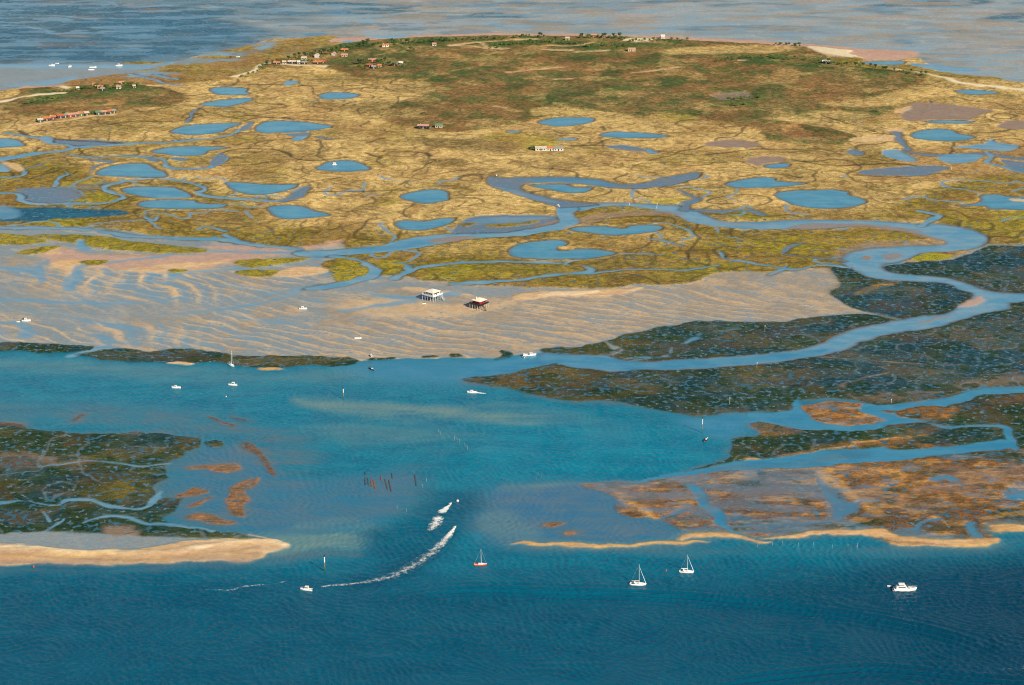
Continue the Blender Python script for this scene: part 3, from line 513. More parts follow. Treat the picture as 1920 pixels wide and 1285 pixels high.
P([(-2600, 1004), (-300, 1003), (0, 1003), (133, 998), (233, 999), (367, 1006), (467, 1009), (380, 1013), (330, 1016), (230, 1034), (0, 1024), (-300, 1024), (-2600, 1030)], 'wetflat', 'sand_flat', soft=2)
P([(200, 985), (250, 983), (260, 1000), (210, 1002)], 'mud', soft=3, a=.8)
BL = [(-2600, 1024), (-300, 1022), (0, 1021), (50, 1028), (150, 1030), (233, 1032), (300, 1023), (333, 1014), (383, 1009), (467, 1008), (505, 1006), (470, 998), (513, 1005), (545, 1022), (517, 1031), (493, 1035), (467, 1050), (400, 1058), (300, 1057), (200, 1057), (100, 1055), (0, 1060), (-300, 1062), (-2600, 1065)]
P(BL, 'shoal', soft=3, grow=2, a=.8)
P(BL, 'sand', 'sandbank', soft=1.6)
P([(-300, 1050), (0, 1046), (100, 1050), (300, 1050), (420, 1045), (480, 1035), (470, 1052), (400, 1060), (100, 1058), (-300, 1064)], 'mud', soft=3, a=.5)
Lp([(-300, 1030), (0, 1027), (150, 1036), (300, 1036), (420, 1020), (500, 1012), (530, 1020)], (6, 4), 'cream', soft=3, a=.8)
Lp([(-300, 1040), (0, 1038), (100, 1046), (250, 1050), (400, 1040), (480, 1027)], (4, 3), 'mud', soft=2.5, a=.6)
bi = np.where(ZN == zid('sandbank'))[0]
paint((bi, .3 * sstep(.50, .60, fbm(X[bi] / 40, Y[bi] / 5, 4, 621))), 'goldsand', flat=False)
paint((bi, .3 * sstep(.52, .60, fbm(X[bi] / 46, Y[bi] / 5, 4, 623))), 'pink', flat=False)
paint((bi, .25 * sstep(.54, .62, fbm(X[bi] / 30, Y[bi] / 4, 4, 622))), 'mud', flat=False)
P([(500, 1036), (540, 1024), (600, 1022), (660, 1018), (600, 1030), (520, 1040)], 'shoal', soft=3, a=.7)
# lone weed banks off the left bed
for q, c in (([(458, 833), (477, 833), (490, 853), (503, 873), (515, 890), (503, 892), (490, 870), (473, 850)], 'weedred'), ([(420, 933), (423, 913), (453, 900), (463, 900), (460, 923), (463, 937), (453, 950), (457, 967), (437, 968), (423, 957)], 'weed'), ([(463, 903), (480, 897), (473, 917), (465, 920)], 'weed'), ([(343, 877), (383, 870), (437, 867), (447, 878), (417, 885), (383, 880)], 'weed'),
             ([(347, 970), (377, 962), (400, 970), (443, 980), (400, 983), (367, 978)], 'weed'), ([(323, 932), (360, 913), (383, 923), (360, 930), (340, 933)], 'weed'), ([(347, 953), (380, 935), (393, 933), (367, 950)], 'weed'), ([(130, 790), (147, 777), (150, 780), (137, 790)], 'weedred'), ([(398, 782), (405, 781), (445, 797), (435, 798)], 'weedred'), ([(440, 778), (463, 785), (461, 788)], 'weedred'),
             ([(-60, 786), (0, 787), (47, 798), (40, 802), (0, 796), (-60, 794)], 'weedred'), ([(1020, 985), (1040, 980), (1065, 984), (1040, 990)], 'weed'), ([(1060, 1000), (1080, 997), (1085, 1004), (1065, 1006)], 'weed'), ([(240, 813), (255, 810), (256, 814)], 'weedred')):
    P(q, 'shoalmud', soft=4, grow=3.5, a=.9)
    P(q, c, 'weed_field', soft=1.6, a=.85)
# dark strips at the foot of the sand flat
for q in ([(-2600, 640), (-300, 640), (0, 641), (60, 644), (130, 647), (172, 650), (175, 655), (140, 660), (90, 663), (40, 661), (0, 660), (-300, 660), (-2600, 660)],
          [(133, 665), (173, 660), (207, 657), (240, 657), (280, 660), (333, 656), (373, 657), (433, 667), (500, 668), (567, 667), (640, 670), (660, 669), (677, 676), (645, 688), (567, 688), (467, 688), (400, 682), (333, 683), (267, 680), (200, 677), (165, 671), (140, 667)],
          [(700, 672), (745, 671), (745, 675), (700, 677)], [(845, 666), (862, 665), (870, 670), (850, 671)], [(930, 668), (945, 656), (960, 662), (940, 672), (918, 673)], [(800, 669), (825, 668), (822, 671), (800, 672)]):
    P(q, 'eelgrass', 'seagrass_bed', soft=1.0)
Lp([(130, 668), (175, 656), (200, 652)], 5, 'channel', soft=1.5)
P([(490, 690), (520, 688), (530, 692), (500, 694)], 'goldsand', 'sandbank', soft=1.5)
P([(310, 682), (350, 681), (360, 684), (330, 686)], 'sand', 'sandbank', soft=1.5)

idx = np.where(ZN == zid('seagrass_bed'))[0]
paint((idx, .6 * sstep(.52, .62, fbm(X[idx] / 34, Y[idx] / 20, 4, 81))), 'eelblue', flat=False)
paint((idx, .28 * sstep(.55, .64, fbm(X[idx] / 28, Y[idx] / 18, 4, 82))), 'weedred', flat=False)
paint((idx, .16 * sstep(.54, .64, fbm(X[idx] / 40, Y[idx] / 26, 4, 83))), 'olive', flat=False)
paint((idx, .8 * sstep(.55, .66, fbm(X[idx] / 13, Y[idx] / 9, 4, 84))), 'eelgrass', flat=False)
paint((idx, .3 * winding(idx, 60, 5, 531, 1.0, .50)), 'wetflat', flat=False)
paint((idx, .5 * winding(idx, 38, 4, 551, .8, .48)), 'eelblue', flat=False)
# ---- channels and creeks
CH = 'tidal_channel'
P([(870, 709), (930, 700), (1000, 686), (1040, 679), (1017, 662), (960, 668), (900, 676)], 'bluechan', soft=6, a=.5)
RIVER = [(1070, 385), (1123, 382), (1187, 383), (1240, 385), (1280, 388), (1303, 396), (1330, 407), (1370, 418), (1440, 417), (1513, 414), (1613, 415), (1673, 418), (1727, 422), (1757, 421), (1797, 428), (1820, 433), (1843, 443), (1848, 453), (1830, 465), (1780, 472), (1727, 475), (1690, 488), (1657, 493), (1650, 503), (1673, 512), (1723, 517), (1773, 523), (1813, 533), (1847, 545), (1930, 552), (2300, 562), (2300, 572), (1920, 563), (1890, 577), (1847, 587), (1800, 600), (1730, 617), (1663, 628), (1613, 643), (1580, 657), (1527, 668), (1463, 678), (1380, 687), (1280, 693), (1187, 693), (1140, 697), (1100, 690), (1040, 679), (1024, 682), (1010, 672), (1024, 664), (1057, 667), (1133, 668), (1167, 677), (1207, 682), (1280, 678), (1347, 673), (1430, 667), (1507, 657), (1547, 643), (1593, 622), (1647, 610), (1680, 603), (1713, 595), (1773, 590), (1800, 577), (1827, 553), (1800, 543), (1773, 532), (1713, 527), (1647, 523), (1617, 513), (1590, 500), (1585, 487), (1600, 473), (1630, 468), (1673, 465), (1730, 463), (1770, 460), (1773, 453), (1747, 448), (1720, 440), (1663, 430), (1613, 425), (1520, 430), (1440, 430), (1383, 428), (1313, 420), (1280, 410), (1247, 400), (1187, 392), (1123, 393), (1083, 395)]
P([(1575, 470), (1640, 455), (1740, 455), (1790, 463), (1720, 480), (1650, 492), (1600, 505), (1580, 490)], 'mud', soft=4, a=.6)
P(RIVER, 'peat', soft=1.5, calm=True, grow=3.0, a=.6)
P(RIVER, 'mudwater', soft=1.2, calm=True, grow=1.8, a=.9)
P(RIVER, 'channel', CH, soft=2.5, calm=True, grow=-.5)
P([(870, 709), (930, 700), (1000, 686), (1040, 679), (1100, 690), (1140, 697), (1280, 693), (1380, 686), (1463, 677), (1527, 667), (1560, 655), (1500, 660), (1400, 671), (1280, 679), (1207, 683), (1133, 669), (1040, 664), (1000, 664), (940, 672), (880, 690)], 'bluechan', soft=3, a=.8)
P([(1500, 423), (1540, 419), (1640, 422), (1700, 430), (1730, 438), (1690, 437), (1630, 429), (1560, 428), (1480, 432)], 'mud', CH, soft=2, a=.75)
P([(1690, 437), (1740, 442), (1770, 452), (1760, 462), (1740, 452)], 'mud', soft=2.5, a=.6)
P([(1614, 484), (1625, 481), (1636, 484), (1626, 488)], 'mud', soft=1.5, a=.9)
P([(1650, 480), (1680, 476), (1690, 481), (1660, 486)], 'mud', soft=2, a=.7)
P([(1798, 577), (1815, 563), (1840, 556), (1845, 562), (1830, 572), (1810, 577)], 'pink', 'sandbank', soft=2, a=.85)
P([(1715, 602), (1760, 594), (1790, 592), (1740, 602)], 'mud', soft=2, a=.7)
P([(1334, 410), (1400, 421), (1480, 420), (1400, 425), (1345, 417)], 'wetflat', soft=2, a=.6)
LOWER = [(560, 472), (640, 470), (700, 464), (763, 448), (827, 441), (880, 439), (940, 437), (1007, 428), (1048, 418), (1045, 400), (1046, 390), (1055, 384), (1075, 384), (1083, 392), (1073, 400), (1083, 412), (1080, 422), (1060, 430), (1007, 438), (973, 443), (887, 447), (820, 458), (740, 470), (640, 480), (600, 482), (560, 480)]
P([(845, 440), (853, 427), (873, 413), (893, 408), (940, 405), (1037, 406), (1050, 415), (1050, 425), (1000, 432), (930, 439), (870, 441)], 'mudwater', CH, soft=1.5, calm=True)
P([(890, 414), (960, 409), (1030, 408), (1000, 414), (920, 420)], 'channel', soft=3, a=.6)
P([(985, 428), (1048, 413), (1050, 424), (1010, 432)], 'mud', soft=2, a=.8)
P(LOWER, 'peat', soft=1.5, calm=True, grow=3.0, a=.6)
P(LOWER, 'channel', CH, soft=1.2, calm=True, grow=.6)
P([(640, 472), (760, 452), (830, 444), (820, 454), (740, 466), (640, 477)], 'bluechan', soft=3, a=.5)
P([(805, 450), (840, 444), (890, 443), (885, 446), (830, 455)], 'mud', soft=2, a=.8)
P([(915, 424), (953, 420), (1000, 415), (1003, 418), (960, 425), (925, 427)], 'olive', 'salt_marsh', soft=1)
P([(860, 420), (880, 418), (905, 420), (880, 425)], 'olive', soft=1, a=.9)
P([(1085, 412), (1110, 396), (1150, 392), (1230, 394), (1290, 404), (1180, 406), (1120, 418), (1090, 430), (1075, 432)], 'mud', soft=2, a=.6)
P([(1080, 404), (1100, 393), (1160, 387), (1240, 394), (1180, 396), (1120, 402), (1090, 410)], 'olive', soft=1.5, a=.9)
LOOP = [(920, 332), (947, 335), (1007, 333), (1073, 333), (1117, 338), (1167, 347), (1207, 345), (1247, 335), (1305, 324), (1312, 330), (1290, 340), (1240, 350), (1190, 354), (1117, 350), (1090, 346), (1057, 344), (1000, 344), (975, 350), (985, 360), (1030, 372), (1080, 380), (1120, 384), (1060, 388), (1045, 387), (1010, 378), (960, 362), (930, 352), (918, 342)]
P(LOOP, 'peat', soft=1.5, calm=True, grow=3.4, a=.7)
P(LOOP, 'mudwater', CH, soft=1.2, calm=True, grow=.8)
P([(1000, 338), (1073, 335), (1117, 340), (1167, 349), (1117, 346), (1057, 341), (1000, 342)], 'bluechan', soft=3, a=.8)
P([(930, 350), (990, 364), (1050, 380), (1000, 374), (950, 360)], 'channel', soft=3, a=.5)
P([(1400, 775), (1473, 773), (1492, 755), (1498, 750), (1500, 764), (1530, 791), (1563, 796), (1613, 798), (1663, 791), (1617, 777), (1610, 767), (1630, 758), (1693, 760), (1747, 754), (1783, 746), (1830, 734), (1930, 726), (2500, 703), (3200, 695), (3200, 710), (2500, 716), (1930, 737), (1830, 745), (1773, 765), (1730, 762), (1680, 771), (1645, 768), (1660, 776), (1700, 786), (1740, 793), (1770, 801), (1880, 798), (1895, 815), (1905, 845), (1890, 842), (1880, 815), (1870, 802), (1767, 804), (1753, 796), (1713, 794), (1663, 798), (1633, 806), (1513, 806), (1453, 796), (1420, 790), (1400, 794), (1404, 786)], 'bluechan', CH, soft=1.2, calm=True, sub=2)
P([(1300, 785), (1400, 778), (1440, 785), (1400, 792), (1380, 815), (1330, 815)], 'bluechan', soft=8, a=.5)
P([(1300, 882), (1380, 866), (1447, 859), (1513, 850), (1613, 843), (1657, 839), (1690, 845), (1780, 839), (1880, 826), (1905, 840), (1895, 843), (1780, 853), (1680, 864), (1580, 873), (1497, 877), (1400, 880), (1280, 892), (1180, 903), (1250, 890)], 'bluechan', CH, soft=1.2, calm=True)
P([(1340, 876), (1500, 862), (1620, 850), (1620, 860), (1500, 872), (1380, 880)], 'shoalmud', soft=5, a=.7)
CREEKS = [
 ([(-300, 305), (-60, 302), (0, 299), (60, 290), (110, 284), (137, 276)], (14, 8), 'channel'), ([(135, 277), (200, 274), (300, 268), (400, 261), (440, 251), (458, 241), (470, 231)], (7, 4), 'channel'),
 ([(137, 278), (125, 272), (95, 269), (88, 262), (60, 257), (15, 250)], (5, 5), 'channel'), ([(88, 258), (90, 267)], 10, 'channel'),
 ([(117, 290), (160, 295), (233, 293), (287, 297), (310, 303), (318, 316), (393, 316), (405, 306), (410, 293), (425, 299), (405, 312)], (4, 5), 'channel'),
 ([(-60, 362), (0, 363), (33, 365), (40, 377), (67, 383), (133, 383), (187, 382), (217, 377), (230, 370), (213, 362), (197, 353), (213, 345), (253, 338), (300, 335), (333, 340), (377, 350), (385, 357), (367, 362), (400, 370), (467, 375), (520, 378)], (5, 5), 'channel'),
 ([(520, 379), (555, 368), (572, 352)], (6, 12), 'mudwater'), ([(165, 300), (210, 305), (180, 312), (170, 325)], (6, 4), 'mudwater'), ([(100, 350), (110, 335), (125, 328), (120, 322)], (4, 2), 'channel'), ([(0, 335), (40, 330), (45, 320), (70, 312)], (4, 2), 'channel'),
 ([(-60, 428), (60, 428), (160, 430), (230, 440), (330, 447), (420, 450), (480, 460), (560, 468)], (6, 6), 'channel'), ([(420, 441), (450, 453), (490, 463)], (3, 5), 'channel'),
 ([(625, 482), (673, 489), (697, 502), (700, 513), (680, 523), (640, 533), (580, 542)], (6, 9), 'channel'), ([(733, 524), (770, 508), (790, 502), (823, 497), (907, 492), (973, 492), (1023, 493), (1067, 497)], (6, 3), 'channel'),
 ([(770, 508), (760, 497), (745, 494)], (5, 2), 'channel'), ([(1060, 496), (1080, 490), (1160, 478), (1207, 477), (1250, 479)], (3, 2), 'channel'), ([(850, 533), (973, 526), (1040, 516), (1100, 512), (1110, 505), (1090, 499)], (6, 3), 'channel'),
 ([(1105, 514), (1187, 507), (1280, 507), (1345, 500)], (2, 2), 'channel'), ([(1347, 473), (1360, 487), (1397, 492), (1447, 500), (1493, 507), (1520, 502), (1553, 499), (1593, 503)], (2.5, 3.5), 'channel'), ([(1470, 475), (1480, 463), (1510, 457)], (4, 2), 'mudwater'),
 ([(1470, 477), (1513, 483), (1590, 491)], (2, 3), 'mudwater'), ([(1280, 463), (1240, 452), (1215, 450)], (2, 1.5), 'channel'), ([(1727, 425), (1747, 412), (1760, 406), (1740, 400), (1722, 396)], (7, 3), 'channel'), ([(1250, 349), (1285, 362), (1302, 372), (1290, 383), (1283, 393)], (4, 9), 'mudwater'),
 ([(1310, 395), (1350, 398), (1407, 397), (1432, 405)], (8, 8), 'mudwater'), ([(1683, 250), (1690, 268), (1700, 280)], (7, 7), 'mudwater'), ([(1695, 285), (1760, 292), (1850, 290), (1925, 300)], (7, 9), 'mudwater'), ([(1850, 285), (1860, 298), (1850, 306), (1880, 313), (1930, 326), (2100, 340)], (4, 6), 'channel'),
 ([(1440, 515), (1460, 508), (1475, 500)], 3, 'channel'), ([(350, 231), (358, 214), (365, 206)], (4, 5), 'mudwater'), ([(538, 160), (545, 155)], 14, 'channel'), ([(560, 262), (570, 254)], 10, 'channel'), ([(240, 140), (290, 150), (310, 157), (340, 161)], (5, 3), 'channel'), ([(290, 141), (330, 149)], 6, 'channel'),
 ([(1213, 282), (1222, 286)], 8, 'channel'), ([(960, 249), (975, 248)], 5, 'channel'), ([(1050, 264), (1075, 262)], 6, 'channel'), ([(375, 430), (390, 425), (420, 434)], (3, 2), 'channel'), ([(270, 405), (285, 415), (295, 408)], (3, 2), 'channel'), ([(620, 262), (600, 258)], 4, 'mudwater'),
]
DARK = [([(817, 328), (850, 322), (887, 320), (917, 317)], 2.2), ([(860, 333), (893, 328), (943, 332)], 2.5), ([(560, 362), (640, 361), (720, 361), (750, 356)], 2), ([(717, 286), (780, 286), (805, 293)], 2.6), ([(685, 289), (715, 299)], 3), ([(1323, 292), (1420, 282), (1467, 283), (1533, 280), (1570, 291)], 3),
        ([(1483, 300), (1563, 312), (1663, 308), (1720, 312)], 3), ([(410, 291), (440, 282), (500, 280), (540, 287), (560, 300), (600, 303), (650, 297)], 3), ([(185, 238), (250, 230), (333, 230), (350, 222), (360, 213)], 2.5), ([(360, 216), (385, 222), (412, 225)], 2.5), ([(40, 246), (60, 256), (120, 262), (200, 268), (250, 271), (340, 264)], 3), ([(410, 312), (470, 310), (520, 304)], 2.4),
        ([(640, 335), (560, 345), (520, 352)], 2), ([(1070, 275), (1160, 275), (1230, 284), (1300, 292)], 2.6), ([(1240, 352), (1330, 348), (1400, 356), (1500, 352)], 2), ([(1350, 350), (1380, 335), (1440, 328), (1500, 334)], 2.4), ([(1600, 330), (1680, 334), (1760, 326)], 2), ([(540, 160), (450, 160), (400, 162)], 3), ([(560, 163), (640, 163), (700, 160)], 2.5),
        ([(1540, 218), (1570, 227), (1640, 248)], 3), ([(460, 217), (540, 224), (640, 228)], 2.5), ([(690, 268), (720, 260), (700, 262)], 2.5), ([(850, 370), (900, 368), (960, 372)], 2), ([(1120, 290), (1200, 300), (1290, 300)], 2), ([(640, 170), (690, 165), (740, 172)], 2)]
P([(98, 262), (180, 264), (240, 271), (170, 277), (132, 273), (100, 268)], 'mudwater', CH, soft=2, calm=True)
P([(30, 360), (60, 354), (130, 354), (150, 372), (110, 383), (50, 380)], 'mudwater', CH, soft=4)
P([(-300, 392), (-60, 390), (30, 391), (110, 391), (230, 394), (242, 402), (150, 408), (60, 416), (-60, 418), (-300, 420)], 'farteal', CH, soft=2)
P([(-60, 392), (0, 388), (40, 400), (10, 412), (-60, 408)], 'channel', soft=4, a=.7)
P([(130, 352), (200, 340), (205, 348), (150, 362)], 'mudwater', soft=3, a=.4)
for pts, w in DARK: Lp(pts, w * 1.2, 'peat', soft=1.5, a=.85)
for pts, w, c in CREEKS:
    wa, wb = w if isinstance(w, tuple) else (w, w)
    Lp(pts, (wa + 4, wb + 4), 'peat', soft=1.6, a=.55)
for pts, w, c in CREEKS: Lp(pts, w, c, CH, soft=1.2)
for q, c in (([(1608, 323), (1640, 318), (1690, 314), (1747, 311), (1780, 315), (1757, 323), (1730, 330), (1667, 331), (1620, 329)], 'mudwater'), ([(1587, 285), (1597, 281), (1613, 285), (1620, 291), (1597, 293)], 'mudwater'), ([(1757, 296), (1777, 290), (1843, 292), (1820, 305), (1780, 307)], 'channel'), ([(1843, 270), (1860, 260), (1867, 267), (1912, 275), (1893, 284), (1847, 281), (1785, 277)], 'channel'),
             ([(1135, 276), (1173, 273), (1212, 281), (1200, 285), (1160, 280)], 'mudwater'), ([(1653, 290), (1657, 282), (1680, 281), (1697, 288), (1713, 295), (1723, 303), (1693, 303), (1667, 295)], 'channel'), ([(1880, 300), (1930, 305), (2100, 310), (2100, 330), (1930, 325), (1890, 312)], 'mudwater'), ([(1700, 121), (1760, 122), (1840, 132), (1770, 134)], 'channel'), ([(690, 70), (720, 67), (770, 67), (740, 72), (700, 72)], 'channel'), ([(636, 80), (650, 77), (672, 79), (650, 82)], 'channel'),
             ([(-30, 308), (0, 308), (18, 318), (10, 323), (-30, 322)], 'channel'), ([(318, 298), (335, 295), (356, 299), (340, 303)], 'mudwater'), ([(273, 296), (290, 297), (296, 305), (280, 304)], 'mudwater'), ([(530, 250), (560, 246), (590, 252), (550, 256)], 'mudwater'), ([(455, 236), (475, 229), (470, 243), (455, 248)], 'mudwater'), ([(397, 308), (410, 288), (428, 298), (415, 312)], 'mudwater')):
    P(q, c, CH, soft=1.2, calm=True)
P([(0, 305), (25, 307), (42, 318), (30, 324), (15, 315)], 'sand', soft=2, a=.8)
P([(311, 324), (322, 322), (325, 331), (314, 334)], 'sand', soft=1.5, a=.9)

# ---- the ponds
PONDS = [
 ([(396, 167), (427, 164), (463, 167), (460, 173), (467, 177), (430, 179), (403, 177)], 'upper left pond with a notch on its right'), ([(375, 198), (390, 192), (427, 187), (467, 185), (470, 190), (443, 197), (420, 201)], 'leaning pond just below the upper left pond'), ([(596, 181), (610, 175), (640, 174), (673, 178), (664, 184), (640, 187), (610, 187)], 'small oval pond below the cabins among trees'),
 ([(318, 248), (347, 237), (400, 233), (452, 232), (437, 238), (417, 248), (373, 254), (340, 253)], 'blue pond with slanting right shore beside a muddy creek'), ([(478, 243), (487, 233), (507, 228), (540, 228), (623, 237), (587, 245), (533, 249), (493, 250)], 'long blue pond tapering to a point on its right'), ([(-60, 262), (0, 261), (33, 263), (46, 274), (20, 277), (-60, 277)], 'pond cut by the left edge of the photo'),
 ([(283, 285), (317, 277), (373, 275), (433, 278), (393, 283), (380, 291), (333, 293), (307, 290)], 'pond wrapped by a thin bright creek on its right'), ([(183, 323), (200, 315), (240, 308), (273, 308), (290, 318), (310, 325), (308, 333), (253, 333), (213, 331), (187, 329)], 'domed pond with a sandy spot at its right tip'), ([(228, 355), (253, 351), (317, 352), (337, 357), (357, 367), (347, 373), (300, 374), (257, 368), (237, 362)], 'rounded pond inside a creek bend at left'),
 ([(260, 385), (277, 377), (360, 376), (370, 382), (423, 385), (403, 392), (333, 393), (277, 390)], 'flat pond stacked below the rounded pond'), ([(425, 347), (440, 343), (497, 347), (555, 346), (547, 355), (520, 362), (473, 366), (443, 360)], 'bowl shaped pond with a scooped upper shore'), ([(500, 392), (523, 387), (567, 388), (590, 395), (618, 403), (600, 407), (553, 412), (520, 408)], 'pond with a beak at its right end'),
 ([(592, 317), (610, 307), (640, 302), (668, 305), (693, 318), (665, 322), (640, 323), (610, 321)], 'pond with a tiny white hide near its middle'), ([(750, 370), (780, 360), (817, 357), (840, 361), (842, 368), (837, 377), (797, 383), (770, 378)], 'six sided pond alone in the straw coloured marsh'), ([(742, 417), (763, 414), (793, 416), (827, 411), (857, 411), (840, 422), (800, 432), (763, 432), (743, 425)], 'pond next to the muddy lagoon of the river'),
 ([(993, 350), (1013, 347), (1057, 347), (1077, 352), (1107, 352), (1110, 355), (1097, 362), (1073, 363), (1033, 357)], 'pond ringed by the looping muddy creek'), ([(1068, 432), (1087, 426), (1123, 425), (1153, 427), (1173, 428), (1187, 423), (1223, 423), (1243, 427), (1233, 433), (1207, 438), (1150, 442), (1107, 437)], 'pond with an upper shore dented in the middle'), ([(957, 468), (977, 458), (1013, 453), (1040, 451), (1060, 455), (1057, 463), (1042, 467), (1046, 471), (1067, 471), (1083, 468), (1123, 469), (1155, 476), (1123, 483), (1073, 487), (1000, 486), (960, 481)], 'large heart shaped pond with a sandy tongue'),
 ([(1007, 230), (1033, 223), (1073, 221), (1112, 223), (1107, 230), (1083, 235), (1053, 238), (1023, 235)], 'oval pond at the lower edge of the heath'), ([(1127, 253), (1147, 248), (1190, 249), (1250, 255), (1240, 259), (1173, 260), (1133, 257)], 'thin pond right of the long white house'), ([(1615, 119), (1633, 116), (1667, 115), (1698, 117), (1687, 122), (1647, 123)], 'small pond behind the sand spit'), ([(1790, 172), (1813, 169), (1867, 173), (1863, 177), (1827, 179), (1807, 176)], 'small pond below the pale path at far right'),
 ([(1732, 230), (1760, 227), (1827, 228), (1800, 233), (1753, 232)], 'sliver of a pond under the bare mud patch'), ([(1708, 255), (1723, 247), (1757, 243), (1783, 245), (1797, 252), (1827, 257), (1810, 263), (1773, 265), (1727, 262)], 'domed blue pond at the head of a muddy creek, right'), ([(1435, 311), (1457, 308), (1483, 308), (1473, 315), (1440, 317)], 'tiny pond at the edge of a bare patch'), ([(1360, 346), (1390, 338), (1423, 334), (1453, 335), (1458, 341), (1512, 344), (1480, 350), (1423, 353), (1380, 352)], 'pond with a stepped upper shore, above the large pond'),
 ([(1453, 365), (1480, 359), (1520, 357), (1563, 357), (1593, 362), (1590, 366), (1623, 378), (1600, 388), (1563, 392), (1520, 391), (1487, 385), (1460, 373)], 'largest pond, broad and almond shaped'), ([(1793, 387), (1837, 380), (1840, 368), (1873, 366), (1900, 370), (1990, 372), (1990, 392), (1863, 393), (1847, 387)], 'angular pond cut by the right edge of the photo')]
pn = fbm(X / 14, Y / 14, 3, 91)
for i, (q, lab) in enumerate(PONDS):
    P(q, 'straw', soft=2.5, calm=2, grow=6.5, a=.45)
    P(q, 'peat', soft=1.3, calm=2, grow=1.8, a=.8)
    P(q, 'mudwater', 'pond%02d' % i, soft=.8, calm=2, a=.9)
    P(q, 'pond', soft=2.2, calm=2, grow=-1.6)
P([(1041, 467), (1050, 464), (1075, 466), (1072, 471), (1050, 471)], 'straw', 'salt_marsh', soft=1)
P([(1897, 374), (1920, 374), (1990, 376), (1990, 380), (1910, 379)], 'sand', 'salt_marsh', soft=1)

# ---- relief: gentle swells on land, real waves on the water
HT += ((1 - WF) * .25 * (fbm(X / 26, Y / 26, 3, 95) - .5)).astype(np.float32)
HT += (GS * (1 - WF) * .55 * (fbm(X / 6.5, Y / 6.5, 2, 96) - .5)).astype(np.float32)
near = sstep(640, 900, PY)
rng = np.random.RandomState(5)
wz = np.zeros(N, np.float32)
for k in range(16):
    lam = 2.1 * 1.11 ** k if k < 10 else 2.6 + .35 * (k - 10)
    th = math.radians(85 + rng.uniform(-75, 75))
    env = sstep(.42, .75, vnoise(X / 30 + 31 * k, Y / 24 - 17 * k, 300 + k))
    wob = 3.0 * vnoise(X / 15, Y / 15, 330 + k)
    wz += (0.024 * lam * env * np.sin(2 * math.pi * ((X * math.cos(th) + Y * math.sin(th)) / lam + wob + rng.rand()))).astype(np.float32)
def wake_train(pts, lam, n, amp):
    """a boat's wash: a few parallel crests along a line on the water"""
    global wz
    q = spline(pts, False, 8); qx, qy = ground(q[:, 0], q[:, 1])
    idx = np.where((X > qx.min() - 40) & (X < qx.max() + 40) & (Y > qy.min() - 40) & (Y < qy.max() + 40))[0]
    x = X[idx]; y = Y[idx]; best = np.full(len(idx), 1e6); sg = np.zeros(len(idx)); tt = np.zeros(len(idx))
    for i in range(len(qx) - 1):
        dx, dy = qx[i + 1] - qx[i], qy[i + 1] - qy[i]; L = dx * dx + dy * dy + 1e-9
        t = np.clip(((x - qx[i]) * dx + (y - qy[i]) * dy) / L, 0, 1)
        ex, ey = x - qx[i] - t * dx, y - qy[i] - t * dy; d = np.hypot(ex, ey)
        k = d < best; best[k] = d[k]; sg[k] = (np.sign(dx * ey - dy * ex) * d)[k]; tt[k] = ((i + t) / (len(qx) - 1))[k]
    e = np.exp(-(best / (lam * n * .5)) ** 2) * sstep(0, .12, tt) * (1 - sstep(.86, 1, tt))
    wz[idx] += (amp * e * np.sin(2 * math.pi * sg / lam)).astype(np.float32)
wake_train([(780, 1115), (900, 1108), (1050, 1112), (1200, 1116), (1330, 1124), (1500, 1142), (1680, 1170), (1800, 1200), (1900, 1238)], 5.0, 3.2, .55)
wake_train([(1340, 1285), (1480, 1268), (1620, 1256), (1720, 1262), (1820, 1274), (1960, 1284)], 5.5, 2.6, .5)
wake_train([(960, 745), (1020, 752), (1080, 764), (1140, 776), (1200, 790)], 4.6, 3, .26)
wake_train([(640, 1200), (700, 1180), (780, 1150), (860, 1120)], 4.5, 4, .12)
wake_train([(1020, 1285), (1100, 1250), (1180, 1215), (1260, 1180)], 5.0, 4, .10)
HT += WV * wz * (0.35 + 0.65 * near)

# ------------------------------------------------------------------ materials
def mat(name):
    m = bpy.data.materials.new(name); m.use_nodes = True
    nt = m.node_tree; nt.nodes.clear(); return m, nt
class G:
    def __init__(s, nt): s.nt = nt
    def n(s, t, **kw):
        o = s.nt.nodes.new(t)
        for k, v in kw.items(): setattr(o, k, v)
        return o
    def link(s, a, b): s.nt.links.new(a, b)
    def put(s, sock, v):
        if hasattr(v, 'is_output') or isinstance(v, bpy.types.NodeSocket): s.link(v, sock)
        else: sock.default_value = v
    def m(s, op, a, b=0.0, c=0.0):
        o = s.n('ShaderNodeMath', operation=op)
        for i, v in enumerate((a, b, c)): s.put(o.inputs[i], v)
        return o.outputs[0]
    def mr(s, v, a, b, c=0.0, d=1.0):
        o = s.n('ShaderNodeMapRange', interpolation_type='SMOOTHSTEP')
        for i, q in enumerate((v, a, b, c, d)): s.put(o.inputs[i], q)
        return o.outputs[0]
    def mix(s, f, a, b):
        o = s.n('ShaderNodeMix', data_type='RGBA')
        s.put(o.inputs[0], f); s.put(o.inputs[6], a); s.put(o.inputs[7], b); return o.outputs[2]
    def noise(s, vec, scale, det=3.0, rough=.55):
        o = s.n('ShaderNodeTexNoise'); s.put(o.inputs['Vector'], vec); o.inputs['Scale'].default_value = scale
        o.inputs['Detail'].default_value = det; o.inputs['Roughness'].default_value = rough; return o.outputs['Fac']
    def attr(s, name):
        o = s.n('ShaderNodeAttribute'); o.attribute_name = name; return o
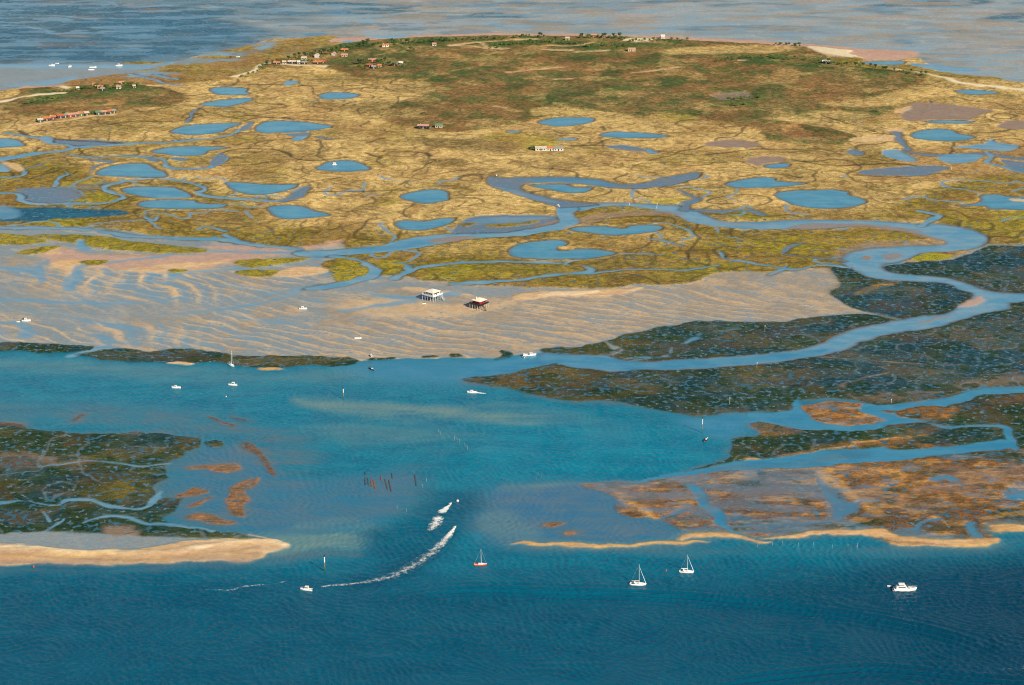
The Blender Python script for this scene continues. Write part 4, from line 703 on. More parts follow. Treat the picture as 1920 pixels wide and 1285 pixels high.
def ground_material():
    m, nt = mat('tidal_ground'); g = G(nt)
    pos = g.n('ShaderNodeNewGeometry').outputs['Position']
    mp = g.n('ShaderNodeMapping'); g.link(pos, mp.inputs[0]); mp.inputs['Scale'].default_value = (1, 1, 0)
    v = mp.outputs[0]
    st = g.n('ShaderNodeMapping'); g.link(pos, st.inputs[0]); st.inputs['Scale'].default_value = (.55, 1, 0); st.inputs['Rotation'].default_value = (0, 0, .25)
    vs = st.outputs[0]
    ca = g.attr('ca').outputs['Color']; cb = g.attr('cb').outputs['Color']
    pa = g.n('ShaderNodeSeparateColor'); g.link(g.attr('par').outputs['Color'], pa.inputs[0])
    mt, wf, ln = pa.outputs[0], pa.outputs[1], pa.outputs[2]
    pb = g.n('ShaderNodeSeparateColor'); g.link(g.attr('pas').outputs['Color'], pb.inputs[0])
    pd, wv, gs = pb.outputs[0], pb.outputs[1], pb.outputs[2]
    n1 = g.noise(vs, .30, 4, .62); n2 = g.noise(v, .055, 5, .6); n3 = g.noise(v, 1.1, 2, .6); n4 = g.noise(v, .26, 2, .5)
    n5 = g.noise(v, .13, 4, .68)
    nm = g.m('ADD', g.m('ADD', g.m('MULTIPLY', n1, .28), g.m('MULTIPLY', n2, .24)), g.m('MULTIPLY', n5, .48))
    c = g.mix(g.m('MULTIPLY', g.mr(nm, .42, .58), mt), ca, cb)
    # winding little creeks: the level lines of a broad noise
    dn = g.noise(v, .012, 3, .5); dm = g.noise(v, .034, 2, .5)
    ld = g.m('ABSOLUTE', g.m('SUBTRACT', g.m('FRACT', g.m('MULTIPLY', dn, 9.0)), .5))
    le = g.m('ABSOLUTE', g.m('SUBTRACT', g.m('FRACT', g.m('MULTIPLY', dm, 5.0)), .5))
    l1 = g.m('MULTIPLY', g.mr(ld, .02, .10, 1.0, 0.0), g.mr(n2, .38, .50))
    l2 = g.m('MULTIPLY', g.mr(le, .0, .08, 1.0, 0.0), g.mr(g.noise(v, .03, 2), .54, .64))
    lmask = g.m('MULTIPLY', g.m('MAXIMUM', l1, l2), ln)
    lc = g.mix(g.m('MULTIPLY', g.mr(pd, .2, .3), g.mr(n2, .44, .54)), (*(alb(70, 56, 36)), 1), (*(alb(110, 138, 144)), 1))
    c = g.mix(g.m('MULTIPLY', lmask, .9), c, lc)
    # tussocks: small light and dark plants
    tus = g.mr(g.m('ADD', g.m('MULTIPLY', n3, .6), g.m('MULTIPLY', g.noise(vs, .5, 2), .4)), .3, .7, .50, 1.5)
    tw = g.mr(g.noise(v, .02, 3), .3, .7, .86, 1.14)
    k = g.m('ADD', 1.0, g.m('MULTIPLY', g.m('SUBTRACT', g.m('MULTIPLY', tus, tw), 1.0), g.m('ADD', .35, g.m('MULTIPLY', gs, .65))))
    hv = g.n('ShaderNodeVectorMath', operation='SCALE'); g.link(c, hv.inputs[0]); g.link(k, hv.inputs['Scale'])
    c = hv.outputs[0]
    shr = g.m('MULTIPLY', g.mr(g.m('ADD', g.m('MULTIPLY', g.noise(v, .21, 3, .6), .75), g.m('MULTIPLY', n3, .25)), .52, .60), g.mr(gs, 1.15, 1.5))
    c = g.mix(g.m('MULTIPLY', shr, .62), c, (*(alb(66, 74, 36)), 1))
    # standing water in the hollows
    thr = g.m('ADD', g.m('SUBTRACT', .665, g.m('MULTIPLY', pd, .22)), g.m('MULTIPLY', g.m('SUBTRACT', n2, .5), .5))
    pn = g.m('ADD', g.m('MULTIPLY', n4, .8), g.m('MULTIPLY', n5, .2))
    pud = g.m('MULTIPLY', g.mr(g.m('SUBTRACT', pn, thr), -.025, .03), g.mr(pd, .0, .08))
    pcol = g.mix(gs, (*(alb(138, 156, 160)), 1), g.mix(g.mr(n2, .4, .6), (*(alb(58, 104, 118)), 1), (*(alb(116, 142, 148)), 1)))
    bs = g.n('ShaderNodeBsdfPrincipled'); g.link(c, bs.inputs['Base Color']); bs.inputs['Roughness'].default_value = .92; bs.inputs['Specular IOR Level'].default_value = .18
    bm = g.n('ShaderNodeBump'); bm.inputs['Distance'].default_value = .5; g.link(g.m('ADD', g.m('MULTIPLY', n3, .5), n1), bm.inputs['Height'])
    g.link(g.m('MULTIPLY', g.m('ADD', .12, g.m('MULTIPLY', gs, .5)), 1.0), bm.inputs['Strength']); g.link(bm.outputs[0], bs.inputs['Normal'])
    # water
    wn_ = g.m('ADD', g.m('MULTIPLY', g.noise(vs, .75, 3, .6), .7), g.m('MULTIPLY', g.noise(v, 2.3, 2), .3))
    ss = g.n('ShaderNodeMapping'); g.link(pos, ss.inputs[0]); ss.inputs['Scale'].default_value = (.022, .085, 0)
    wc0 = g.mix(g.m('MULTIPLY', g.mr(g.m('ADD', g.m('MULTIPLY', g.noise(ss.outputs[0], 1.0, 6, .68), .6), g.m('MULTIPLY', n2, .4)), .40, .60), .85), ca, cb)
    wc = g.mix(g.m('MULTIPLY', pud, g.m('SUBTRACT', 1.0, wf)), wc0, pcol)
    ws = g.n('ShaderNodeBsdfPrincipled'); g.link(wc, ws.inputs['Base Color']); ws.inputs['Roughness'].default_value = .10; ws.inputs['IOR'].default_value = 1.33; ws.inputs['Specular IOR Level'].default_value = .32; ws.inputs['Specular Tint'].default_value = (.38, .80, 1.0, 1)
    wb = g.n('ShaderNodeBump'); wb.inputs['Distance'].default_value = .5; g.link(wn_, wb.inputs['Height']); g.link(g.m('ADD', .06, g.m('MULTIPLY', wv, .94)), wb.inputs['Strength']); g.link(wb.outputs[0], ws.inputs['Normal'])
    wfac = g.m('MAXIMUM', g.mr(g.m('ADD', wf, g.m('MULTIPLY', g.m('SUBTRACT', n1, .5), .35)), .35, .65), pud)
    ms = g.n('ShaderNodeMixShader'); g.link(wfac, ms.inputs[0]); g.link(bs.outputs[0], ms.inputs[1]); g.link(ws.outputs[0], ms.inputs[2])
    o = g.n('ShaderNodeOutputMaterial'); g.link(ms.outputs[0], o.inputs[0]); return m
M_GROUND = ground_material()
_mc = {}
def pm(name, rgb, rough=.6, spec=.3, var=.18, scale=2.0, metal=0.0, bump=0.0):
    """painted, wooden or leafy surface: a base colour broken up by noise"""
    if name in _mc: return _mc[name]
    m, nt = mat(name); g = G(nt)
    pos = g.n('ShaderNodeTexCoord').outputs['Object']
    n = g.noise(pos, scale, 4, .6)
    a = np.array(rgb, float)
    c = g.mix(g.mr(n, .3, .7), (*np.clip(a * (1 - var), 0, 1), 1), (*np.clip(a * (1 + var), 0, .85), 1))
    b = g.n('ShaderNodeBsdfPrincipled'); g.link(c, b.inputs['Base Color']); b.inputs['Roughness'].default_value = rough
    b.inputs['Specular IOR Level'].default_value = spec; b.inputs['Metallic'].default_value = metal
    if bump:
        bn = g.n('ShaderNodeBump'); bn.inputs['Strength'].default_value = bump; g.link(n, bn.inputs['Height']); g.link(bn.outputs[0], b.inputs['Normal'])
    o = g.n('ShaderNodeOutputMaterial'); g.link(b.outputs[0], o.inputs[0]); _mc[name] = m; return m

# ------------------------------------------------------------------ ground, split into its named pieces
def make_ground():
    ii = np.arange(NX * NY).reshape(NY, NX)
    quads = np.stack([ii[1:, :-1].ravel(), ii[1:, 1:].ravel(), ii[:-1, 1:].ravel(), ii[:-1, :-1].ravel()], 1)
    fz = ZN[quads[:, 0]]
    LAB = {'sea': ('deep blue sea in front of the island and its sand flats', 'sea'), 'mudflat': ('shining grey blue mudflat stretching away behind the island', 'mudflat'), 'salt_marsh': ('straw and olive coloured salt marsh covering the island', 'salt marsh'),
           'heath': ('brown heath and scrub in the middle of the island', 'heath'), 'beach': ('pale sand beaches, spit and paths round the far side of the island', 'beach'), 'sand_flat': ('rippled wet sand flat around the two stilt houses', 'sand flat'),
           'sandbank': ('bright dry sandbars rising above flats and shore', 'sandbank'), 'seagrass_bed': ('dark green beds of seagrass laid bare by the tide', 'seagrass'), 'weed_field': ('rusty orange weed field with blue pools at the right', 'weed field'),
           'tidal_channel': ('winding pale blue tidal channels cut through marsh and flats', 'channel')}
    STUFF = {'seagrass_bed', 'weed_field', 'heath'}
    for z, nm in enumerate(ZONES):
        f = quads[fz == z]
        if len(f) == 0: continue
        u, inv = np.unique(f.ravel(), return_inverse=True)
        me = bpy.data.meshes.new(nm)
        co = np.stack([X[u], Y[u], HT[u]], 1).astype(np.float32)
        me.vertices.add(len(u)); me.vertices.foreach_set('co', co.ravel())
        me.loops.add(f.size); me.loops.foreach_set('vertex_index', inv.astype(np.int32).ravel())
        me.polygons.add(len(f)); me.polygons.foreach_set('loop_start', np.arange(0, f.size, 4, dtype=np.int32))
        me.polygons.foreach_set('use_smooth', np.ones(len(f), bool))
        me.update(calc_edges=True)
        one = np.ones((len(u), 1), np.float32)
        for an, arr in (('ca', CA[u]), ('cb', CB[u]), ('par', np.stack([MT[u], WF[u], LN[u]], 1)), ('pas', np.stack([PD[u], WV[u], GS[u]], 1))):
            a = me.attributes.new(an, 'FLOAT_COLOR', 'POINT'); a.data.foreach_set('color', np.concatenate([arr, one], 1).astype(np.float32).ravel())
        me.materials.append(M_GROUND)
        pond = nm.startswith('pond')
        o = bpy.data.objects.new('pond' if pond else nm, me); COL.objects.link(o)
        o['kind'] = 'stuff' if nm in STUFF else 'structure'
        if pond: o['label'] = PONDS[int(nm[4:])][1]; o['category'] = 'pond'
        else: o['label'], o['category'] = LAB[nm]
make_ground()
def height_at(px, py):
    j = np.clip(np.searchsorted(gx, px), 0, NX - 1); i = np.clip(np.searchsorted(gy, py), 0, NY - 1)
    return float(HT[i * NX + j])

# ------------------------------------------------------------------ building blocks for the things
class MB:
    def __init__(s): s.v = []; s.f = []
    def add(s, vs, fs):
        b = len(s.v); s.v += [tuple(map(float, p)) for p in vs]; s.f += [tuple(b + i for i in q) for q in fs]; return s
    def box(s, x0, x1, y0, y1, z0, z1, rz=0.0, c=None, taper=0.0):
        t = taper
        p = [(x0, y0, z0), (x1, y0, z0), (x1, y1, z0), (x0, y1, z0), (x0 + t, y0 + t, z1), (x1 - t, y0 + t, z1), (x1 - t, y1 - t, z1), (x0 + t, y1 - t, z1)]
        if rz:
            cx, cy = c if c else ((x0 + x1) / 2, (y0 + y1) / 2); ca, sa = math.cos(rz), math.sin(rz)
            p = [(cx + (a - cx) * ca - (b - cy) * sa, cy + (a - cx) * sa + (b - cy) * ca, z) for a, b, z in p]
        return s.add(p, [(0, 3, 2, 1), (4, 5, 6, 7), (0, 1, 5, 4), (1, 2, 6, 5), (2, 3, 7, 6), (3, 0, 4, 7)])
    def tube(s, a, b, r0, r1=None, n=7):
        r1 = r0 if r1 is None else r1
        a, b = Vector(a), Vector(b); d = (b - a).normalized()
        u = d.cross(Vector((0, 0, 1)) if abs(d.z) < .95 else Vector((1, 0, 0))).normalized(); w = d.cross(u)
        vs = [a + (u * math.cos(2 * math.pi * i / n) + w * math.sin(2 * math.pi * i / n)) * r0 for i in range(n)] + [b + (u * math.cos(2 * math.pi * i / n) + w * math.sin(2 * math.pi * i / n)) * r1 for i in range(n)]
        fs = [(i, (i + 1) % n, n + (i + 1) % n, n + i) for i in range(n)] + [tuple(range(n - 1, -1, -1)), tuple(range(n, 2 * n))]
        return s.add(vs, fs)
    def lathe(s, prof, n=12, c=(0, 0, 0)):
        vs = [(c[0] + r * math.cos(2 * math.pi * i / n), c[1] + r * math.sin(2 * math.pi * i / n), c[2] + z) for r, z in prof for i in range(n)]
        fs = [(k * n + i, k * n + (i + 1) % n, (k + 1) * n + (i + 1) % n, (k + 1) * n + i) for k in range(len(prof) - 1) for i in range(n)]
        fs += [tuple(range(n - 1, -1, -1)), tuple((len(prof) - 1) * n + i for i in range(n))]
        return s.add(vs, fs)
    def gable(s, x0, x1, y0, y1, z0, z1, over=.35, th=.12):
        """pitched roof with its ridge along x, as two thick slopes"""
        ym = (y0 + y1) / 2; a, b = x0 - over, x1 + over
        sl_ = (z1 - z0) / (ym - y0); zo = z0 - over * sl_
        for yo in (y0 - over, y1 + over):
            s.add([(a, yo, zo), (b, yo, zo), (b, ym, z1), (a, ym, z1), (a, yo, zo + th), (b, yo, zo + th), (b, ym, z1 + th), (a, ym, z1 + th)],
                  [(0, 3, 2, 1), (4, 5, 6, 7), (0, 1, 5, 4), (1, 2, 6, 5), (2, 3, 7, 6), (3, 0, 4, 7)])
        return s
    def build(s, name, m, parent=None, smooth=False):
        me = bpy.data.meshes.new(name); me.from_pydata(s.v, [], s.f); me.update()
        if smooth: me.polygons.foreach_set('use_smooth', [True] * len(me.polygons))
        me.materials.append(m)
        o = bpy.data.objects.new(name, me); COL.objects.link(o)
        if parent: o.parent = parent
        return o
def tag(o, label, cat, group=None):
    o['label'] = label; o['category'] = cat
    if group: o['group'] = group
    return o
def thing(name, label, cat, px, py, z=None, rz=0.0, group=None):
    x, y = ground(px, py); zz = height_at(px, py) if z is None else z
    o = bpy.data.objects.new(name, None); o.empty_display_size = .5
    o.location = (float(x), float(y), zz); o.rotation_euler = (0, 0, math.radians(rz)); COL.objects.link(o)
    return tag(o, label, cat, group)
WHITE = pm('white_gelcoat', (.80, .80, .78), .28, .5, .03, .6)
CREAMP = pm('cream_paint', (.74, .68, .56), .5, .3, .06, .8)
NAVY = pm('navy_paint_and_shade', (.015, .03, .07), .35, .5, .15)  # real navy paint, and the painted hull shade of one white boat
DARK = pm('dark_glass', (.012, .014, .018), .12, .6, .1)
BLACKW = pm('tarred_wood', (.035, .034, .036), .8, .2, .35, 1.5)
ORANGE = pm('orange_hull_paint', (.70, .06, .015), .4, .4, .06)
ALU = pm('mast_metal', (.74, .74, .72), .35, .5, .04)
SAILC = pm('white_canvas', (.80, .79, .76), .85, .1, .05)
GREYB = pm('grey_rubber', (.20, .20, .21), .7, .2, .1)
SKIN = pm('deck_grey', (.55, .53, .50), .7, .2, .08)
WOODG = pm('weathered_wood', (.20, .17, .14), .85, .2, .3, 1.2)

def hull_mesh(L, B, F, st=11, tran=.86, rise=.32, draft=.35):
    rows = []
    for i in range(st):
        t = i / (st - 1); x = -L / 2 + L * t
        b = B / 2 * (tran + (1 - tran) * min(t / .45, 1)) if t < .45 else B / 2 * max(1 - ((t - .45) / .55) ** 2.3, 0.015)
        h = F * (1 + rise * t * t); xs = x + .10 * L * max(0, t - .8) / .2 * .5
        rows.append([(x, 0, -draft), (x, .80 * b, -draft * .45), (x + (xs - x) * .5, .93 * b, h * .35), (xs, b, h), (xs, b - min(.14, b * .5), h), (xs, b - min(.14, b * .5), h - .12)])
    m = MB(); k = len(rows[0])
    for sgn in (1, -1):
        vs = [(x, sgn * y, z) for r in rows for x, y, z in r]
        fs = []
        for i in range(st - 1):
            for j in range(k - 1):
                q = (i * k + j, i * k + j + 1, (i + 1) * k + j + 1, (i + 1) * k + j)
                fs.append(q if sgn < 0 else q[::-1])
        fs.append((0, 1, 2, 3) if sgn > 0 else (3, 2, 1, 0))
        m.add(vs, fs)
    return m, rows
def deck_mesh(rows, i0, i1, drop=.04):
    m = MB(); a = [(r[5][0], r[5][1], r[3][2] - drop) for r in rows[i0:i1 + 1]]
    n = len(a); m.add([(x, y, z) for x, y, z in a] + [(x, -y, z) for x, y, z in a], [(i, n + i, n + i + 1, i + 1) for i in range(n - 1)])
    return m
def floor_mesh(rows, i0, i1, z):
    m = MB(); a = [(r[5][0], max(r[1][1] * .95, .02)) for r in rows[i0:i1 + 1]]
    n = len(a); m.add([(x, y, z) for x, y in a] + [(x, -y, z) for x, y in a], [(i, n + i, n + i + 1, i + 1) for i in range(n - 1)])
    return m
def wedge_cabin(x0, x1, w, z0, z1, rake=.6, back=.1, tw=.12):
    return MB().add([(x0, -w, z0), (x1, -w * .82, z0), (x1, w * .82, z0), (x0, w, z0), (x0 + back, -w + tw, z1), (x1 - rake, -w * .82 + tw, z1), (x1 - rake, w * .82 - tw, z1), (x0 + back, w - tw, z1)],
                    [(0, 3, 2, 1), (4, 5, 6, 7), (0, 1, 5, 4), (1, 2, 6, 5), (2, 3, 7, 6), (3, 0, 4, 7)])
def outboard(L, F, t):
    m = MB().box(-L / 2 - .42, -L / 2 - .02, -.2, .2, F * .75, F * .75 + .55, taper=.06); m.tube((-L / 2 - .2, 0, F * .8), (-L / 2 - .25, 0, -.3), .09, .07)
    return m.build('outboard_motor', DARK, t)
def motorboat(label, px, py, L, rz, style='cuddy', hull=None, group=None, z=0.0, cat='boat', name='motorboat', B=None, motor=True):
    t = thing(name, label, cat, px, py, z, rz, group)
    B = B or (.38 * L if L < 5 else .34 * L); F = .10 * L + .22
    hm, rows = hull_mesh(L, B, F); hm.build('hull', hull or WHITE, t, True)
    if style == 'open':
        deck_mesh(rows, 8, 10).build('foredeck', WHITE, t); floor_mesh(rows, 0, 8, F * .35).build('cockpit_floor', SKIN, t)
        MB().box(-.12 * L, -.04 * L, -B * .33, B * .33, F * .35, F * .8).box(.12 * L, .19 * L, -B * .30, B * .30, F * .35, F * .8).build('thwart', WOODG, t)
    elif style == 'dinghy':
        deck_mesh(rows, 8, 10).build('foredeck', WHITE, t); floor_mesh(rows, 0, 8, F * .35).build('cockpit_floor', WHITE, t)
        MB().box(-.10 * L, .0 * L, -B * .36, B * .36, F * .5, F * .82).build('thwart', SKIN, t); motor = False
    elif style == 'console':
        deck_mesh(rows, 7, 10).build('foredeck', WHITE, t); floor_mesh(rows, 0, 7, F * .35).build('cockpit_floor', SKIN, t)
        MB().box(-.06 * L, .08 * L, -.42, .42, F * .35, F + .55, taper=.06).build('console', WHITE, t)
        MB().add([(.07 * L, -.42, F + .5), (.07 * L, .42, F + .5), (.02 * L, .34, F + 1.0), (.02 * L, -.34, F + 1.0)], [(0, 1, 2, 3)]).build('windscreen', DARK, t)
        MB().box(-.26 * L, -.16 * L, -.5, .5, F * .35, F * .95).build('seat', DARK, t)
    else:
        deck_mesh(rows, 5, 10).build('foredeck', WHITE, t); floor_mesh(rows, 0, 5, F * .35).build('cockpit_floor', SKIN, t)
        hc = .95 if style == 'cuddy' else 1.45
        x0, x1 = (-.05 * L, .28 * L) if style == 'cuddy' else (-.18 * L, .20 * L)
        c = wedge_cabin(x0, x1, B * .36, F - .05, F + hc, .55); c.build('cabin', WHITE, t)
        w = B * .36
        MB().add([(x1 - .02, -w * .7, F + .38 * hc), (x1 - .02, w * .7, F + .38 * hc), (x1 - .42, w * .62, F + .88 * hc), (x1 - .42, -w * .62, F + .88 * hc)], [(0, 1, 2, 3)]).build('windscreen', DARK, t)
        for sgn in (-1, 1):
            MB().box(x0 + .3, x1 - .62, sgn * (w - .05) - .03, sgn * (w - .05) + .03, F + .48 * hc, F + .80 * hc).build('side_window', DARK, t)
        MB().box(x0 - .15, x1 - .42, -w + .05, w - .05, F + hc, F + hc + .09, taper=.04).build('cabin_roof', WHITE, t)
        if style == 'canopy':
            MB().box(-.42 * L, -.16 * L, -B * .40, B * .40, F + 1.1, F + 1.22, taper=.05).tube((-.4 * L, -B * .38, F), (-.38 * L, -B * .38, F + 1.15), .03).tube((-.4 * L, B * .38, F), (-.38 * L, B * .38, F + 1.15), .03).build('canopy', NAVY, t)
        r = MB()
        for sgn in (-1, 1):
            pr = [(rows[i][3][0], sgn * rows[i][3][1] * .93, rows[i][3][2] + .5) for i in (6, 8, 9, 10)]
            for a, b in zip(pr[:-1], pr[1:]): r.tube(a, b, .022, n=5)
            for a in pr: r.tube((a[0], a[1], a[2] - .5), a, .02, n=5)
        r.build('bow_rail', ALU, t)
    if motor: outboard(L, F, t)
    MB().add([(r[3][0], s * (r[2][1] + .025), r[2][2] - .02) for s in (1,) for r in rows[:10]] + [(r[3][0], (r[2][1] + .03), r[2][2] + .10) for r in rows[:10]]
             + [(r[3][0], -(r[2][1] + .025), r[2][2] - .02) for r in rows[:10]] + [(r[3][0], -(r[2][1] + .03), r[2][2] + .10) for r in rows[:10]],
             [(i, i + 1, 11 + i, 10 + i) for i in range(9)] + [(21 + i, 20 + i, 30 + i, 31 + i) for i in range(9)]).build('rubbing_strake', GREYB, t)
    return t
def sailboat(label, px, py, L, rz, mast, hull=None, group=None, z=0.0, jib=True, sprayhood=True, lean=0.0, boom=True):
    t = thing('sailboat', label, 'sailboat', px, py, z, rz, group)
    if lean: t.rotation_euler.rotate_axis('X', math.radians(lean))
    B, F = .33 * L, .085 * L + .25
    hm, rows = hull_mesh(L, B, F, tran=.72, rise=.25, draft=.45); hm.build('hull', hull or WHITE, t, True)
    if hull:
        m = MB(); m.v = []
        up = [(r[3][0], r[3][1] + .02, r[3][2] + .01) for r in rows]; lo = [(r[2][0] * .2 + r[3][0] * .8, r[2][1] * .25 + r[3][1] * .75 + .04, r[2][2] + (r[3][2] - r[2][2]) * .72) for r in rows]
        n = len(up)
        m.add(up + lo, [(i, n + i, n + i + 1, i + 1) for i in range(n - 1)]); m.add([(x, -y, zz) for x, y, zz in up + lo], [(i, i + 1, n + i + 1, n + i) for i in range(n - 1)])
        m.build('topside_band', WHITE, t)
    deck_mesh(rows, 3, 10).build('deck', WHITE, t); floor_mesh(rows, 0, 3, F * .4).build('cockpit', SKIN, t)
    wedge_cabin(-.16 * L, .24 * L, B * .30, F, F + .42, .7).build('coachroof', WHITE, t)
    for s in (-1, 1): MB().box(-.10 * L, .10 * L, s * B * .29 - .02, s * B * .29 + .02, F + .14, F + .30).build('porthole', DARK, t)
    mx = .08 * L
    MB().tube((mx, 0, F + .3), (mx - .02 * mast, 0, F + mast), .12, .085, 8).build('mast', ALU, t)
    if boom:
        MB().tube((mx, 0, F + 1.3), (-.40 * L, 0, F + 1.25), .09, .07, 7).build('boom', ALU, t)
        MB().tube((mx - .1, 0, F + 1.46), (-.38 * L, 0, F + 1.36), .19, .13, 8).build('sail_cover', SAILC, t)
    if jib: MB().tube((.49 * L, 0, F * 1.25 + .25), (mx + .02, 0, F + mast * .86), .17, .06, 7).build('furled_jib', SAILC, t)
    else: MB().tube((.49 * L, 0, F * 1.25), (mx, 0, F + mast * .95), .022, n=5).build('forestay', ALU, t)
    st = MB()
    for s in (-1, 1): st.tube((mx - .1, s * B * .47, F), (mx - .015 * mast, 0, F + mast * .9), .018, n=4)
    st.tube((-.49 * L, 0, F), (mx - .02 * mast, 0, F + mast), .018, n=4); st.build('stays', ALU, t)
    MB().tube((mx - .01 * mast, -.75, F + mast * .55), (mx - .01 * mast, .75, F + mast * .55), .03, n=5).build('spreader', ALU, t)
    if sprayhood: MB().box(-.27 * L, -.15 * L, -B * .27, B * .27, F + .35, F + .95, taper=.16).build('sprayhood', SAILC, t)
    for x, nm in ((.47 * L, 'pulpit'), (-.46 * L, 'pushpit')):
        r = MB(); e = .25 * (1 if x > 0 else 3)
        for s in (-1, 1): r.tube((x, s * e, F * 1.1), (x, s * e, F * 1.1 + .6), .03, n=5)
        r.tube((x, -e, F * 1.1 + .6), (x, e, F * 1.1 + .6), .03, n=5); r.build(nm, ALU, t)
    MB().box(-.53 * L, -.48 * L, -.06, .06, -.4, F * .9).build('rudder', hull or WHITE, t)
    return t

# ---- boats on the deep water
def cruiser(label, px, py, L, rz):
    t = thing('cabin_cruiser', label, 'motor yacht', px, py, 0, rz)
    B, F = 3.7, 1.35
    hm, rows = hull_mesh(L, B, F, st=15, tran=.9, rise=.35, draft=.5); hm.build('hull', WHITE, t, True)
    deck_mesh(rows, 0, 14).build('deck', SKIN, t)
    wedge_cabin(-.40 * L, .16 * L, 1.45, F, F + 1.35, 1.3, .2).build('cabin', WHITE, t)
    for s in (-1, 1): MB().box(-.30 * L, .02 * L, s * 1.37 - .04, s * 1.37 + .04, F + .62, F + 1.08).build('side_window', DARK, t)
    MB().add([(.155 * L, -1.0, F + .35), (.155 * L, 1.0, F + .35), (.075 * L, .95, F + 1.25), (.075 * L, -.95, F + 1.25)], [(0, 1, 2, 3)]).build('windscreen', DARK, t)
    MB().box(-.26 * L, -.02 * L, -1.15, 1.15, F + 1.36, F + 1.9, taper=.08).build('flybridge', WHITE, t)
    MB().box(-.25 * L, -.045 * L, -1.02, 1.02, F + 1.9, F + 2.3).build('flybridge_opening', BLACKW, t)
    MB().box(-.29 * L, -.005 * L, -1.25, 1.25, F + 2.35, F + 2.5, taper=.05).build('hardtop', WHITE, t)
    for x in (-.27 * L, -.02 * L):
        for s in (-1, 1): MB().tube((x, s * 1.15, F + 1.8), (x, s * 1.15, F + 2.36), .04, n=5).build('hardtop_post', ALU, t)
    MB().box(.20 * L, .30 * L, -.55, .55, F + .18, F + .42, taper=.08).build('hatch', CREAMP, t)
    MB().box(-.55 * L, -.49 * L, -1.5, 1.5, .2, .4).build('swim_platform', WHITE, t)
    r = MB()
    for s in (-1, 1):
        pr = [(rows[i][3][0], s * rows[i][3][1] * .94, rows[i][3][2] + .75) for i in (8, 10, 12, 13, 14)]
        for a, b in zip(pr[:-1], pr[1:]): r.tube(a, b, .03, n=5)
        for a in pr: r.tube((a[0], a[1], a[2] - .75), a, .025, n=5)
    r.build('bow_rail', ALU, t); return t
cruiser('large white cabin cruiser with a raised hardtop, alone at the far right', 1696, 1107, 11.8, 0)
motorboat('tiny white tender floating off the stern of the cabin cruiser', 1668, 1100, 2.5, 0, 'dinghy', name='dinghy', cat='dinghy')
SG = 'sailing boats at anchor'
sailboat('white sailboat with furled jib and boom, lower of the two white ones', 1196, 1097, 8.3, -3, 11.2, group=SG)
sailboat('white sailboat with furled jib, nearest to the small red buoy', 1287, 1073.5, 7.5, -4, 9.7, group=SG)
sailboat('small sailboat with an orange red hull and bare mast', 900.5, 1060, 6.7, 3, 8.8, ORANGE, SG, jib=False, sprayhood=False, boom=False)
sailboat('white sailboat grounded at the edge of the dark weed strip', 433.5, 686, 7.6, -52, 10.2, group=SG, jib=False, sprayhood=False, lean=-3)
motorboat('dark dinghy lying right behind the grounded sailboat', 446, 684.5, 3.2, -10, 'dinghy', NAVY, name='dinghy', cat='dinghy')
motorboat('stout white motorboat crossing the thin end of the long wake', 575, 1107, 6.4, 172, 'wheelhouse')
motorboat('small speedboat at the head of the broken upper wake', 844, 946.5, 3.6, 63, 'console', name='speedboat')
motorboat('small speedboat at the head of the long lower wake', 852, 990.5, 3.6, 60, 'console', name='speedboat')
motorboat('open white boat with its hull shade painted dark below the striped channel post', 1324, 826, 6.2, 62, 'console', NAVY)  # navy hull colour stands in for shade on a white hull
motorboat('white motorboat under way beside the dark weed point, trailing foam', 886, 737, 6.6, 182, 'cuddy')
motorboat('white cabin boat on the left of the pair at the river mouth', 983, 669, 5.6, 80, 'wheelhouse')
motorboat('long white motorboat on the right of the pair at the river mouth', 994, 667, 8.0, 8, 'cuddy')
motorboat('motorboat with a dark blue hull off the tip of the weed strip', 697, 693, 6.2, -58, 'console', NAVY)
motorboat('small white boat aground above the dark hulled motorboat', 696, 669, 4.6, -80, 'cuddy', z=height_at(696, 669))
motorboat('flat white rowing boat left on the rippled sand', 671, 635.5, 4.8, 2, 'dinghy', z=height_at(671, 635), name='dinghy', cat='dinghy')
motorboat('white cabin boat stranded on the wet sand left of the stilt houses', 568, 580.5, 5.8, 0, 'wheelhouse', z=height_at(568, 580))
motorboat('white motorboat with a dark canopy stranded near the left edge', 49, 603, 6.2, 3, 'canopy', z=height_at(49, 603))
motorboat('little white tender behind the boat with the dark canopy', 34, 604.5, 2.4, 0, 'dinghy', z=height_at(34, 604), name='dinghy', cat='dinghy')
motorboat('white motorboat floating left of the grounded sailboat', 331, 728, 6.0, 182, 'cuddy')
motorboat('white motorboat floating just below the grounded sailboat', 437, 723, 6.0, 176, 'wheelhouse')
motorboat('white boat moored at the bend of the creek beside the straw bank', 1046, 387.5, 5.6, -52, 'cuddy', z=height_at(1046, 387) + .05)
FG = 'boats on the far left flat'
for px, py, L, rz, st, lab in ((97, 123.5, 7, 5, 'cuddy', 'leftmost white boat on the far left flat'), (107, 120, 4.2, 0, 'dinghy', 'smallest white boat, just behind the leftmost one on the far flat'), (131, 126, 6, 60, 'wheelhouse', 'white cabin boat second from the left on the far flat'), (174, 127.5, 8, 6, 'open', 'long low white boat in the middle of the far flat'), (171, 132, 6.6, 4, 'dinghy', 'low white boat nearest to the shore on the far flat'), (223, 124, 7.6, 12, 'wheelhouse', 'tallest white cabin boat at the right end of the far flat')):
    motorboat(lab, px, py, L, rz, st, group=FG, z=height_at(px, py))
motorboat('tiny white dinghy on the sand at the foot of the white stilt house', 795, 571.5, 2.4, 10, 'dinghy', z=height_at(795, 571), name='dinghy', cat='dinghy')
motorboat('small white boat on the far marsh shore above the cabins', 446, 109, 4.4, 0, 'dinghy', z=height_at(446, 109), name='dinghy', cat='dinghy')

